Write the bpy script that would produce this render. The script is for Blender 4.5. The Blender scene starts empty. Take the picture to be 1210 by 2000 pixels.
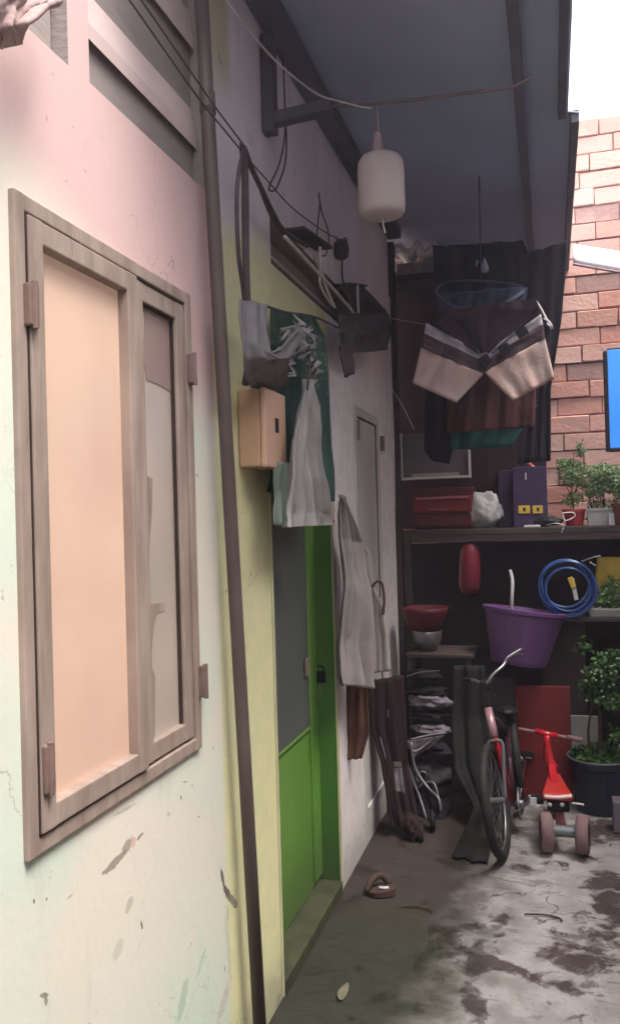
import bpy, math, random
from mathutils import Vector, Matrix, noise as mnoise
random.seed(7)
R_ = math.radians
scene = bpy.context.scene
col = scene.collection

# ------------------------------------------------------------------ camera
YAW, ROLL, PITCH, FPX, EYE = R_(16.4), R_(1.6), R_(0.65), 1600.0, 1.55
cf = Vector((-math.sin(YAW)*math.cos(PITCH), math.cos(YAW)*math.cos(PITCH), math.sin(PITCH)))
_r = Vector((math.cos(YAW), math.sin(YAW), 0)); _u = _r.cross(cf)
cr = math.cos(ROLL)*_r - math.sin(ROLL)*_u
cu = math.cos(ROLL)*_u + math.sin(ROLL)*_r
CP = Vector((0, 0, EYE))
cam_d = bpy.data.cameras.new('camera'); cam = bpy.data.objects.new('camera', cam_d); col.objects.link(cam)
cam.matrix_world = Matrix(((cr.x, cu.x, -cf.x, 0), (cr.y, cu.y, -cf.y, 0), (cr.z, cu.z, -cf.z, EYE), (0, 0, 0, 1)))
cam_d.sensor_fit = 'HORIZONTAL'; cam_d.sensor_width = 36; cam_d.lens = 36*FPX/1210
cam_d.clip_start = .05; cam_d.clip_end = 500
scene.camera = cam

# ------------------------------------------------------------------ world, sun, exposure
w = bpy.data.worlds.new('World'); scene.world = w; w.use_nodes = True
wn = w.node_tree.nodes; wl = w.node_tree.links
sky = wn.new('ShaderNodeTexSky'); sky.sky_type = 'NISHITA'; sky.sun_disc = False
SUN_EL, SUN_AZ = R_(66), R_(115)            # azimuth measured clockwise from +Y
sky.sun_elevation = SUN_EL; sky.sun_rotation = SUN_AZ; sky.dust_density = 3; sky.air_density = 1.0
hs = wn.new('ShaderNodeHueSaturation'); hs.inputs['Saturation'].default_value = .42
wl.new(sky.outputs[0], hs.inputs['Color']); wl.new(hs.outputs[0], wn['Background'].inputs[0])
wn['Background'].inputs[1].default_value = 0.15
sd = bpy.data.lights.new('sun', 'SUN'); so = bpy.data.objects.new('sun', sd); col.objects.link(so)
sd.energy = 0.75; sd.angle = R_(22); sd.color = (1, .96, .92)
_sdir = Vector((math.sin(SUN_AZ)*math.cos(SUN_EL), math.cos(SUN_AZ)*math.cos(SUN_EL), math.sin(SUN_EL)))
so.rotation_euler = _sdir.to_track_quat('Z', 'Y').to_euler()
scene.view_settings.view_transform = 'Standard'; scene.view_settings.look = 'None'
scene.view_settings.gamma = 1; scene.view_settings.exposure = 2.28

# ------------------------------------------------------------------ measuring helpers: a sight line of the photo met with a real plane
def ray(x, y): return cf + cr*((x-605)/FPX) - cu*((y-1000)/FPX)
def hit(x, y, ax, v):
    d = ray(x, y); return CP + d*((v-CP[ax])/d[ax])
XW = -0.888                                   # face of the left house wall
YB = 5.2                                      # face of the brick wall at the end
def G(x, y, z=0.0): return hit(x, y, 2, z)
def W(x, y, o=0.0): return hit(x, y, 0, XW+o)
def B(x, y, Y): return hit(x, y, 1, Y)

# ------------------------------------------------------------------ materials
def lin(c):
    return tuple(((v/255)/12.92 if v/255 <= .04045 else ((v/255+.055)/1.055)**2.4) for v in c)
def mat(name, a, b=None, scale=6, rough=.7, bump=.0, bscale=40, metal=0, spec=.3, detail=5, trans=0, stretch=None, emit=0, coat=0, contrast=(.35, .65)):
    m = bpy.data.materials.new(name); m.use_nodes = True
    n, l = m.node_tree.nodes, m.node_tree.links
    p = n['Principled BSDF']
    p.inputs['Roughness'].default_value = rough; p.inputs['Metallic'].default_value = metal
    p.inputs['Specular IOR Level'].default_value = spec; p.inputs['Coat Weight'].default_value = coat
    a = (*a, 1); b = (*(b or tuple(v*.75 for v in a[:3])), 1)
    tc = n.new('ShaderNodeTexCoord'); mp = n.new('ShaderNodeMapping'); l.new(tc.outputs['Object'], mp.inputs[0])
    if stretch: mp.inputs['Scale'].default_value = stretch
    nz = n.new('ShaderNodeTexNoise'); nz.inputs['Scale'].default_value = scale; nz.inputs['Detail'].default_value = detail
    l.new(mp.outputs[0], nz.inputs['Vector'])
    cr_ = n.new('ShaderNodeValToRGB'); cr_.color_ramp.elements[0].position = contrast[0]; cr_.color_ramp.elements[1].position = contrast[1]
    cr_.color_ramp.elements[0].color = a; cr_.color_ramp.elements[1].color = b
    l.new(nz.outputs[0], cr_.inputs[0]); l.new(cr_.outputs[0], p.inputs['Base Color'])
    if bump:
        nb = n.new('ShaderNodeTexNoise'); nb.inputs['Scale'].default_value = bscale; nb.inputs['Detail'].default_value = 6
        l.new(mp.outputs[0], nb.inputs['Vector'])
        bp = n.new('ShaderNodeBump'); bp.inputs['Strength'].default_value = bump; bp.inputs['Distance'].default_value = .01
        l.new(nb.outputs[0], bp.inputs['Height']); l.new(bp.outputs[0], p.inputs['Normal'])
    if emit:
        l.new(cr_.outputs[0], p.inputs['Emission Color']); p.inputs['Emission Strength'].default_value = emit
    if trans:
        t = n.new('ShaderNodeBsdfTranslucent'); l.new(cr_.outputs[0], t.inputs[0])
        mx = n.new('ShaderNodeMixShader'); mx.inputs[0].default_value = trans
        l.new(p.outputs[0], mx.inputs[1]); l.new(t.outputs[0], mx.inputs[2])
        l.new(mx.outputs[0], n['Material Output'].inputs[0])
    return m

class NT:
    """small node helper for the larger surfaces"""
    def __init__(s, name):
        s.m = bpy.data.materials.new(name); s.m.use_nodes = True
        s.n, s.l = s.m.node_tree.nodes, s.m.node_tree.links; s.p = s.n['Principled BSDF']
        tc = s.n.new('ShaderNodeTexCoord'); s.co = tc.outputs['Object']
        sx = s.n.new('ShaderNodeSeparateXYZ'); s.l.new(s.co, sx.inputs[0]); s.x, s.y, s.z = sx.outputs
    def put(s, inp, v):
        if hasattr(v, 'is_output'): s.l.new(v, inp)
        elif isinstance(v, tuple) and len(v) == 3 and inp.type == 'RGBA': inp.default_value = (*v, 1)
        else: inp.default_value = v
    def math(s, op, a, b=0, c=0):
        m = s.n.new('ShaderNodeMath'); m.operation = op
        s.put(m.inputs[0], a); s.put(m.inputs[1], b); s.put(m.inputs[2], c); return m.outputs[0]
    def noise(s, scale, detail=4, stretch=None, dist=0, rough=.5):
        t = s.n.new('ShaderNodeTexNoise'); t.inputs['Scale'].default_value = scale; t.inputs['Detail'].default_value = detail
        t.inputs['Distortion'].default_value = dist; t.inputs['Roughness'].default_value = rough
        if stretch:
            mp = s.n.new('ShaderNodeMapping'); mp.inputs['Scale'].default_value = stretch
            s.l.new(s.co, mp.inputs[0]); s.l.new(mp.outputs[0], t.inputs['Vector'])
        else: s.l.new(s.co, t.inputs['Vector'])
        return t.outputs[0]
    def step(s, v, lo, hi):
        m = s.n.new('ShaderNodeMapRange'); m.interpolation_type = 'SMOOTHSTEP'
        s.put(m.inputs[0], v); s.put(m.inputs[1], lo); s.put(m.inputs[2], hi); return m.outputs[0]
    def mix(s, f, a, b):
        m = s.n.new('ShaderNodeMix'); m.data_type = 'RGBA'
        s.put(m.inputs[0], f); s.put(m.inputs[6], a); s.put(m.inputs[7], b); return m.outputs[2]
    def bump(s, h, strength, dist=.01):
        b = s.n.new('ShaderNodeBump'); b.inputs['Strength'].default_value = strength; b.inputs['Distance'].default_value = dist
        s.l.new(h, b.inputs['Height']); s.l.new(b.outputs[0], s.p.inputs['Normal'])
    def spot(s, cy, cz, ry, rz, rot=0, jag=.5):
        """mask 1 inside an ellipse on the wall (y,z), ragged edge"""
        dy = s.math('SUBTRACT', s.y, cy); dz = s.math('SUBTRACT', s.z, cz)
        c, q = math.cos(rot), math.sin(rot)
        u = s.math('ADD', s.math('MULTIPLY', dy, c/ry), s.math('MULTIPLY', dz, q/ry))
        v = s.math('ADD', s.math('MULTIPLY', dy, -q/rz), s.math('MULTIPLY', dz, c/rz))
        d = s.math('ADD', s.math('MULTIPLY', u, u), s.math('MULTIPLY', v, v))
        d = s.math('ADD', d, s.math('MULTIPLY', s.math('SUBTRACT', s.jagn, .5), jag*4))
        return s.math('SUBTRACT', 1, s.step(d, .8, 1.05))

# painted plaster of the house
t = NT('painted plaster'); t.jagn = t.noise(55, 8, None, .4, .7)
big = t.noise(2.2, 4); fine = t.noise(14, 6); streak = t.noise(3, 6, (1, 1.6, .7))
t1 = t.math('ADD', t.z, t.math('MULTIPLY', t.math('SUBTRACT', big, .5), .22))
line = t.math('ADD', t1, t.math('MULTIPLY', t.y, .40))                 # pink light painted into the colour, ending on a slanting, uneven line
pinklight = t.step(line, 2.56, 2.82)
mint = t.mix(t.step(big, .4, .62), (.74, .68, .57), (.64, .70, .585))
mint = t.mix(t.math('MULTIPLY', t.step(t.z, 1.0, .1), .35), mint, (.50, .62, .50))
c1 = t.mix(pinklight, mint, (.68, .465, .44))
edge = t.math('ADD', t.y, t.math('MULTIPLY', t.math('SUBTRACT', fine, .5), .03))
grey = t.mix(t.step(streak, .4, .65), (.86, .79, .84), (.78, .71, .76))
lowgrey = t.mix(t.step(fine, .42, .62), (.80, .73, .70), (.72, .65, .62))
far = t.mix(t.step(t.z, 2.0, 2.6), lowgrey, grey)
yel = t.mix(t.step(fine, .35, .65), (.76, .71, .40), (.70, .68, .39))
topy = t.math('ADD', t.z, t.math('MULTIPLY', t.math('SUBTRACT', big, .5), .5))
yel = t.mix(t.step(topy, 2.36, 2.52), yel, grey)
ytop = t.math('MULTIPLY', t.step(t.y, 2.32, 2.26), t.step(t.z, 2.75, 2.95))
yel = t.mix(t.math('MULTIPLY', ytop, .8), yel, (.60, .54, .30))
c2 = t.mix(t.step(edge, 2.095, 2.115), c1, yel)
c3 = t.mix(t.step(edge, 3.325, 3.345), c2, far)
# flaked and stained places, each where the photo has it
def spx(x, y): p = W(x, y); return p.y, p.z
for (x, y, x2, y2, wd, cc, st) in [(203, 1706, 246, 1664, .010, (.27, .23, .18), .85), (240, 1668, 256, 1638, .014, (.30, .25, .20), .8), (256, 1650, 264, 1640, .010, (.66, .42, .34), .8), (268, 1640, 279, 1628, .005, (.25, .2, .17), .8),
        (430, 1694, 438, 1735, .008, (.14, .12, .10), 1), (438, 1735, 450, 1756, .012, (.15, .13, .11), 1), (446, 1750, 462, 1770, .012, (.24, .22, .17), .9), (444, 1770, 445, 1795, .003, (.2, .18, .14), .9), (275, 1800, 278, 1814, .003, (.14, .11, .09), 1),
        (353, 1554, 354, 1562, .003, (.12, .1, .08), 1), (388, 1594, 388, 1598, .003, (.12, .1, .08), 1), (357, 1528, 366, 1527, .002, (.3, .25, .2), .8), (246, 1780, 258, 1758, .012, (.40, .37, .28), .6),
        (222, 1872, 240, 1836, .016, (.45, .42, .32), .45), (78, 1946, 96, 1944, .004, (.25, .2, .15), .8), (88, 1944, 91, 1962, .005, (.25, .2, .15), .8), (66, 1758, 67, 1764, .003, (.2, .17, .13), .9),
        (90, 1756, 92, 1757, .003, (.2, .17, .13), .9), (132, 1756, 142, 1747, .002, (.3, .25, .2), .7), (350, 1990, 364, 1915, .02, (.34, .46, .37), .6), (384, 1910, 402, 1850, .010, (.38, .50, .40), .55),
        (425, 2000, 448, 1920, .02, (.50, .42, .40), .55), (438, 1888, 440, 1898, .005, (.3, .26, .22), .7), (84, 1662, 114, 1646, .003, (.38, .33, .27), .7), (427, 98, 428, 122, .005, (.34, .30, .20), .8), (540, 1990, 546, 1945, .03, (.32, .31, .24), .7),
        (440, 1780, 452, 1930, .012, (.46, .50, .40), .5), (262, 1572, 298, 1535, .006, (.68, .72, .62), .7), (225, 1592, 262, 1572, .004, (.42, .4, .34), .6)]:
    (cy, cz), (ey, ez) = spx(x, y), spx(x2, y2); L_ = math.hypot(ey-cy, ez-cz)/2+wd*.4
    c3 = t.mix(t.math('MULTIPLY', t.spot((cy+ey)/2, (cz+ez)/2, L_, wd, math.atan2(ez-cz, ey-cy), .9), st), c3, cc)
vw = t.n.new('ShaderNodeTexVoronoi'); vw.feature = 'DISTANCE_TO_EDGE'; vw.inputs['Scale'].default_value = 2.3
wz = t.n.new('ShaderNodeTexNoise'); wz.inputs['Scale'].default_value = 4; wz.inputs['Detail'].default_value = 6; t.l.new(t.co, wz.inputs['Vector'])
ws = t.n.new('ShaderNodeVectorMath'); ws.operation = 'SCALE'; ws.inputs['Scale'].default_value = .5; t.l.new(wz.outputs[1], ws.inputs[0])
wa = t.n.new('ShaderNodeVectorMath'); wa.operation = 'ADD'; t.l.new(t.co, wa.inputs[0]); t.l.new(ws.outputs[0], wa.inputs[1]); t.l.new(wa.outputs[0], vw.inputs['Vector'])
hair = t.math('MULTIPLY', t.step(vw.outputs[0], .006, .0015), t.step(t.noise(1.6, 3), .50, .6))
c3 = t.mix(t.math('MULTIPLY', hair, .45), c3, (.25, .21, .18))
grime = t.math('MULTIPLY', t.step(t.noise(3.5, 7, (1, 2.2, .5), .6, .6), .56, .72), .22)
c3 = t.mix(grime, c3, (.40, .34, .28))
speck = t.math('MULTIPLY', t.step(t.noise(42, 3), .70, .74), .5)
c3 = t.mix(speck, c3, (.30, .25, .2))
lowband = t.math('MULTIPLY', t.step(t.math('ADD', t.z, t.math('MULTIPLY', t.math('SUBTRACT', fine, .5), .25)), .22, .02), .55)  # plaster gets darker towards the floor, with a ragged edge
c3 = t.mix(lowband, c3, (.22, .20, .16))
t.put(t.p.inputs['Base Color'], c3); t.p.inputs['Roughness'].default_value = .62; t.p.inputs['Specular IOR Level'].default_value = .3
t.bump(t.math('ADD', t.math('MULTIPLY', big, 1.2), t.math('ADD', t.math('MULTIPLY', t.noise(60, 6), .25), t.math('MULTIPLY', t.noise(12, 5, (1, 1.8, .8), 1), .35))), .22, .012)
M_PLASTER = t.m

# concrete floor with wet patches
t = NT('wet concrete'); t.jagn = t.noise(20, 4)
def fspot(px, py, qx, qy, wd):       # patch between two places on the floor
    P, Q = G(px, py), G(qx, qy); L_ = (Q-P).length/2+wd*.5; an = math.atan2(Q.y-P.y, Q.x-P.x); c = (P+Q)/2
    dx = t.math('SUBTRACT', t.x, c.x); dy = t.math('SUBTRACT', t.y, c.y); co_, si = math.cos(an), math.sin(an)
    u = t.math('ADD', t.math('MULTIPLY', dx, co_/L_), t.math('MULTIPLY', dy, si/L_)); v = t.math('ADD', t.math('MULTIPLY', dx, -si/wd), t.math('MULTIPLY', dy, co_/wd))
    return t.math('SUBTRACT', 1, t.step(t.math('SQRT', t.math('ADD', t.math('MULTIPLY', u, u), t.math('MULTIPLY', v, v))), .3, 1.7))
a = t.noise(3.2, 8, (1, 1, 1), .9, .62); b = t.noise(9, 5); g = t.noise(60, 5)
bias = None
for q in ((1175, 1700, 1190, 1850, .09), (1080, 1835, 1170, 1880, .10), (1130, 1935, 1190, 1925, .05), (1060, 1915, 1200, 1945, .035), (930, 1860, 925, 1990, .035), (925, 1860, 1060, 1915, .03), (1010, 1690, 1030, 1712, .05), (985, 1790, 965, 1830, .03), (900, 1935, 935, 1925, .03), (1150, 1610, 1200, 1640, .16)):
    f = fspot(*q); bias = f if bias is None else t.math('MAXIMUM', bias, f)
bright = fspot(1010, 1720, 1080, 1790, .15)
j2 = t.noise(13, 7, None, .6, .65)
wetn = t.math('ADD', t.math('ADD', t.math('MULTIPLY', a, 1.0), t.math('MULTIPLY', t.math('SUBTRACT', j2, .5), .75)), t.math('SUBTRACT', t.math('MULTIPLY', bias, .20), t.math('MULTIPLY', bright, .12)))
wet = t.math('ADD', t.math('MULTIPLY', t.step(wetn, .585, .61), .6), t.math('MULTIPLY', t.step(wetn, .61, .72), .4))
dryc = t.mix(t.step(b, .35, .65), (.29, .26, .245), (.38, .345, .33))
dryc = t.mix(t.math('MULTIPLY', t.step(g, .5, .75), .3), dryc, (.22, .18, .16))
wetc = t.mix(t.step(b, .35, .65), (.075, .056, .053), (.10, .077, .072))
leftdark_x = t.math('ADD', t.math('SUBTRACT', t.x, t.math('MULTIPLY', t.math('SUBTRACT', t.y, 3.2), .06)), t.math('MULTIPLY', t.math('SUBTRACT', b, .5), .25))
leftdark = t.math('MULTIPLY', t.step(leftdark_x, -.05, -.50), .93)  # floor colour turns very dark towards the house wall
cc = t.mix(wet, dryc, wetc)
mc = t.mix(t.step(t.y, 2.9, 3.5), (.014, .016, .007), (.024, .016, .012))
grit = t.math('MULTIPLY', t.step(t.noise(95, 4, None, 0, .7), .60, .66), .45)
cc = t.mix(grit, cc, (.07, .055, .05))
scr = t.math('MULTIPLY', t.step(t.noise(6, 6, (1, 3.5, 1), 1.2, .6), .60, .64), .5)
cc = t.mix(scr, cc, (.14, .115, .105))
cc = t.mix(leftdark, cc, mc)
vor = t.n.new('ShaderNodeTexVoronoi'); vor.feature = 'DISTANCE_TO_EDGE'; vor.inputs['Scale'].default_value = 3.1
mpv = t.n.new('ShaderNodeMapping'); va = t.n.new('ShaderNodeVectorMath'); va.operation = 'ADD'
nzc = t.n.new('ShaderNodeTexNoise'); nzc.inputs['Scale'].default_value = 5; nzc.inputs['Detail'].default_value = 5
t.l.new(t.co, nzc.inputs['Vector']); sc_ = t.n.new('ShaderNodeVectorMath'); sc_.operation = 'SCALE'; sc_.inputs['Scale'].default_value = .35
t.l.new(nzc.outputs[1], sc_.inputs[0]); t.l.new(t.co, va.inputs[0]); t.l.new(sc_.outputs[0], va.inputs[1]); t.l.new(va.outputs[0], vor.inputs['Vector'])
crack = t.math('MULTIPLY', t.step(vor.outputs[0], .016, .005), t.step(t.noise(1.9, 3), .53, .60))
cc = t.mix(t.math('MULTIPLY', crack, .8), cc, (.06, .048, .042))
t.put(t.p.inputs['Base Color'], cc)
t.put(t.p.inputs['Specular IOR Level'], t.math('SUBTRACT', .5, t.math('MULTIPLY', leftdark, .42)))
t.put(t.p.inputs['Roughness'], t.math('ADD', t.math('SUBTRACT', .58, t.math('MULTIPLY', wet, .36)), t.math('MULTIPLY', leftdark, .35)))
t.bump(t.math('ADD', t.math('MULTIPLY', g, .35), t.math('ADD', t.math('MULTIPLY', a, 1.0), t.math('MULTIPLY', crack, -.6))), .5, .012)
M_FLOOR = t.m

# bricks (each brick has its own tint in a mesh attribute) and smoky stains
t = NT('red brick')
at = t.n.new('ShaderNodeAttribute'); at.attribute_name = 'tint'
tv = at.outputs['Fac']
c = t.mix(tv, (.62, .285, .215), (.76, .47, .375))
c = t.mix(t.step(tv, .985, .995), c, (.42, .24, .20))
c = t.mix(t.math('MULTIPLY', t.step(t.noise(11, 6), .5, .75), .45), c, (.62, .42, .33))
c = t.mix(t.math('MULTIPLY', t.step(t.noise(3, 5), .58, .75), .25), c, (.30, .15, .12))
t.put(t.p.inputs['Base Color'], c); t.p.inputs['Roughness'].default_value = .85; t.bump(t.noise(45, 7), .5, .008)
M_BRICK = t.m
M_MORTAR = mat('mortar', (.34, .22, .18), (.16, .09, .075), 18, .9, .6)

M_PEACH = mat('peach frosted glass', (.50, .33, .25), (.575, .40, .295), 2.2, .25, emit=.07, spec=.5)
M_FILM = mat('glass with peeling film', (.50, .41, .34), (.42, .355, .30), 3, .3, spec=.5)
M_FILMD = mat('dark film on glass', (.33, .22, .19), (.28, .2, .18), 3, .3, spec=.5)
M_WFRAME = mat('weathered brown window paint', (.37, .285, .235), (.26, .195, .16), 7, .55, .25, 30, stretch=(1, 3, .6))
M_GAP = mat('dark joint', (.05, .03, .025), rough=.9)
M_HINGE = mat('brown steel hinge', (.22, .14, .12), (.15, .10, .085), 20, .5)
M_POLE = mat('brown painted pipe', (.085, .06, .056), (.12, .088, .078), 9, .5, .2, 30, stretch=(1, 1, .4))
M_RECESS = mat('greyed recess', (.27, .225, .205), (.36, .30, .275), 3, .8, .2, stretch=(1, .6, 2))
M_SILL = mat('pale pink sill', (.70, .54, .50), (.62, .48, .45), 5, .6)
M_ROOF = mat('dark bluish roof sheet', (.42, .46, .58), (.34, .37, .46), 1.2, .5, .15, 12, spec=.4, trans=.06)
M_ROOFN = mat('translucent bluish roof sheet', (.36, .39, .50), (.30, .32, .42), 1.2, .5, .15, 12, spec=.4, trans=.12)
M_BEAM = mat('dark beam', (.07, .06, .075), (.10, .085, .10), 8, .6)
def door_paint(name, a_, b_):
    t = NT(name); n1 = t.noise(3, 6, (1, 1.4, .5)); n2 = t.noise(30, 7, (1, 3, .6), 0, .7)
    c = t.mix(t.step(n1, .35, .65), a_, b_)
    c = t.mix(t.math('MULTIPLY', t.step(n2, .60, .70), .45), c, tuple(v*.45 for v in a_))
    c = t.mix(t.math('MULTIPLY', t.step(t.noise(48, 4, (1, 1, .25)), .68, .72), .5), c, (.26, .30, .18))
    dirt = t.math('MULTIPLY', t.step(t.math('ADD', t.z, t.math('MULTIPLY', t.math('SUBTRACT', n2, .5), .5)), .42, .05), .6)
    c = t.mix(dirt, c, (.05, .06, .03)); t.put(t.p.inputs['Base Color'], c)
    t.put(t.p.inputs['Roughness'], t.math('ADD', .34, t.math('MULTIPLY', n2, .3))); t.bump(n1, .15); return t.m
M_GREEN = door_paint('green door paint', (.12, .28, .035), (.16, .31, .06))
M_GREEN_SHADE = door_paint('shaded green door paint', (.055, .17, .024), (.075, .185, .03))  # same green with the shade of jamb and head put into the colour
M_GREYP = mat('grey metal door panel', (.13, .125, .12), (.10, .115, .105), 4, .4, .1, stretch=(1, 1, .4))
M_CREAM = mat('greenish threshold', (.035, .04, .018), (.024, .026, .015), 14, .7)
M_PALED = mat('pale painted door', (.56, .52, .50), (.50, .46, .44), 4, .5)
M_BOX = mat('tan plastic box', (.58, .36, .22), (.53, .33, .21), 3, .4, spec=.4)
M_BOXD = mat('tan plastic door', (.70, .43, .28), (.64, .40, .27), 3, .4, spec=.4)
M_BLACK = mat('black plastic', (.010, .009, .010), (.016, .014, .015), 10, .5, spec=.2)
M_BAGK = mat('black bag cloth', (.009, .008, .009), (.015, .013, .014), 10, .8, .3, 30, spec=.1)
M_CABLE = mat('dark brown cable', (.05, .038, .04), (.08, .06, .06), 20, .55)
M_WIREL = mat('pale cable', (.55, .48, .50), (.45, .4, .42), 20, .5)
M_LAMP = mat('white plastic lamp cover', (.64, .54, .51), (.58, .48, .46), 4, .45, trans=.2)
M_LNECK = mat('lamp neck', (.42, .30, .31), (.35, .25, .26), 8, .5)
M_GREYC = mat('grey cloth', (.20, .185, .185), (.155, .14, .14), 10, .95, .25, 90, spec=.08)
M_DARKC = mat('dark brown cloth', (.065, .05, .052), (.095, .075, .078), 9, .95, .25, 80, spec=.08)
M_PALEC = mat('pale greyish laundry', (.30, .26, .245), (.24, .205, .195), 6, .95, .25, 80, spec=.08)
M_WHITC = mat('white lining cloth', (.40, .37, .35), (.31, .285, .27), 6, .9, .2, 80, trans=.15)
M_BROWNC = mat('brown cloth', (.125, .062, .042), (.09, .047, .034), 8, .95, .25, 80, spec=.08)
M_METAL = mat('dull steel', (.30, .28, .29), (.20, .185, .19), 20, .35, metal=.8)
M_RODW = mat('white coated wire', (.60, .54, .53), (.48, .43, .42), 20, .5)
M_REDP = mat('glossy red plastic', (.50, .010, .018), (.40, .010, .018), 5, .28, spec=.5)
M_REDB = mat('red painted board', (.20, .022, .022), (.14, .018, .018), 5, .5, .1)
M_REDD = mat('dark red plastic', (.10, .015, .019), (.065, .011, .015), 6, .4)
M_RUBBER = mat('brown grey rubber', (.21, .13, .125), (.16, .10, .10), 12, .8, .2)
M_TYRE = mat('black tyre', (.010, .010, .009), (.018, .017, .016), 30, .7, .3)
M_PURPLE = mat('purple plastic tub', (.13, .055, .16), (.10, .042, .13), 3, .38, spec=.45)
M_PURBOX = mat('purple carton', (.05, .028, .075), (.038, .022, .058), 6, .5)
M_YEL = mat('yellow label', (.65, .45, .06), (.5, .33, .05), 8, .5)
M_BLUEH = mat('blue hose', (.022, .055, .19), (.03, .08, .26), 10, .25, spec=.6)
M_BLUE = mat('bright blue sign face', (.035, .22, .82), (.05, .27, .88), 2, .3, emit=.12)
M_POTD = mat('dark blue black plastic pot', (.018, .022, .035), (.028, .032, .045), 6, .4)
M_POTW = mat('off white planter', (.52, .50, .46), (.42, .4, .37), 8, .6)
M_POTR = mat('red pot', (.45, .05, .05), (.35, .04, .04), 8, .5)
M_TERRA = mat('terracotta pot', (.22, .08, .05), (.16, .06, .04), 8, .8)
M_SOIL = mat('soil', (.03, .02, .014), (.05, .033, .022), 30, 1, .8)
M_LEAF = mat('leaf green', (.085, .16, .05), (.14, .24, .08), 20, .5, trans=.25)
M_LEAFD = mat('dark leaf green', (.03, .08, .022), (.05, .115, .03), 20, .5, trans=.25)
M_LEAFP = mat('pale leaf green', (.27, .38, .20), (.36, .46, .27), 20, .5, trans=.25)
M_STEM = mat('brown stem', (.08, .05, .03), (.05, .033, .02), 30, .9)
M_WOOD = mat('dark shelf wood', (.038, .025, .023), (.062, .042, .038), 6, .65, .3, 30, stretch=(.3, 3, 3))
M_PLY = mat('dark maroon board', (.045, .017, .017), (.032, .013, .014), 5, .9, .1, stretch=(2, 1, .5))
M_WHITE = mat('white plastic', (.62, .60, .58), (.52, .5, .48), 5, .4)
M_BAG = mat('crumpled white bag', (.45, .43, .42), (.36, .34, .34), 10, .45, .5, 18, trans=.15)
M_PAPER = mat('crumpled pale sheet', (.90, .86, .85), (.80, .72, .70), 14, .6, .4, 20)
M_DENIM = mat('dark navy cloth', (.022, .027, .05), (.03, .036, .062), 14, .95, .3, 90)
M_CREAMC = mat('cream cloth with rust tint', (.42, .31, .28), (.44, .25, .21), 5, .95, .25, 80, contrast=(.45, .7))
M_STRIPW = mat('pale stripe cloth', (.36, .32, .34), (.30, .265, .285), 6, .95, .2, 80, spec=.08)
M_STRIPG = mat('grey brown stripe cloth', (.085, .055, .06), (.065, .045, .05), 6, .95, .2, 80, spec=.08)
M_MAROON = mat('maroon cloth', (.085, .034, .034), (.06, .025, .027), 6, .95, .2, 80, spec=.08)
M_TEAL = mat('teal cloth', (.018, .085, .075), (.015, .065, .06), 6, .95, .2, 80, spec=.08)
M_BLKC = mat('black cloth', (.016, .014, .018), (.024, .02, .025), 6, .95, .2, 80, spec=.08)
M_SHADE = mat('white awning sheet', (.85, .80, .80), (.8, .74, .74), 4, .5)
M_DGREEN = mat('deep green board', (.0065, .006, .005), (.010, .009, .007), 5, .8)
M_GREYB = mat('grey purple board', (.15, .125, .14), (.12, .10, .115), 5, .7)
M_SHOE = mat('dark brown sandal', (.05, .028, .02), (.07, .04, .03), 20, .7)
M_LEAFW = mat('pale dry leaf', (.15, .14, .10), (.12, .11, .07), 20, .8)
M_PINKF = mat('pinkish metal fork', (.42, .24, .26), (.35, .2, .22), 8, .35, metal=.3)

# green curtain cloth with its pale scribbled print
t = NT('green printed curtain')
g1 = t.mix(t.step(t.noise(7, 3), .4, .6), (.018, .052, .039), (.028, .075, .052))
pr = t.math('MULTIPLY', t.step(t.noise(16, 3, None, 2.5), .60, .63), t.step(t.z, .02, .2))
t.put(t.p.inputs['Base Color'], t.mix(t.math('MULTIPLY', pr, .25), g1, (.5, .48, .46)))
t.p.inputs['Roughness'].default_value = .9; M_CURT = t.m

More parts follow.
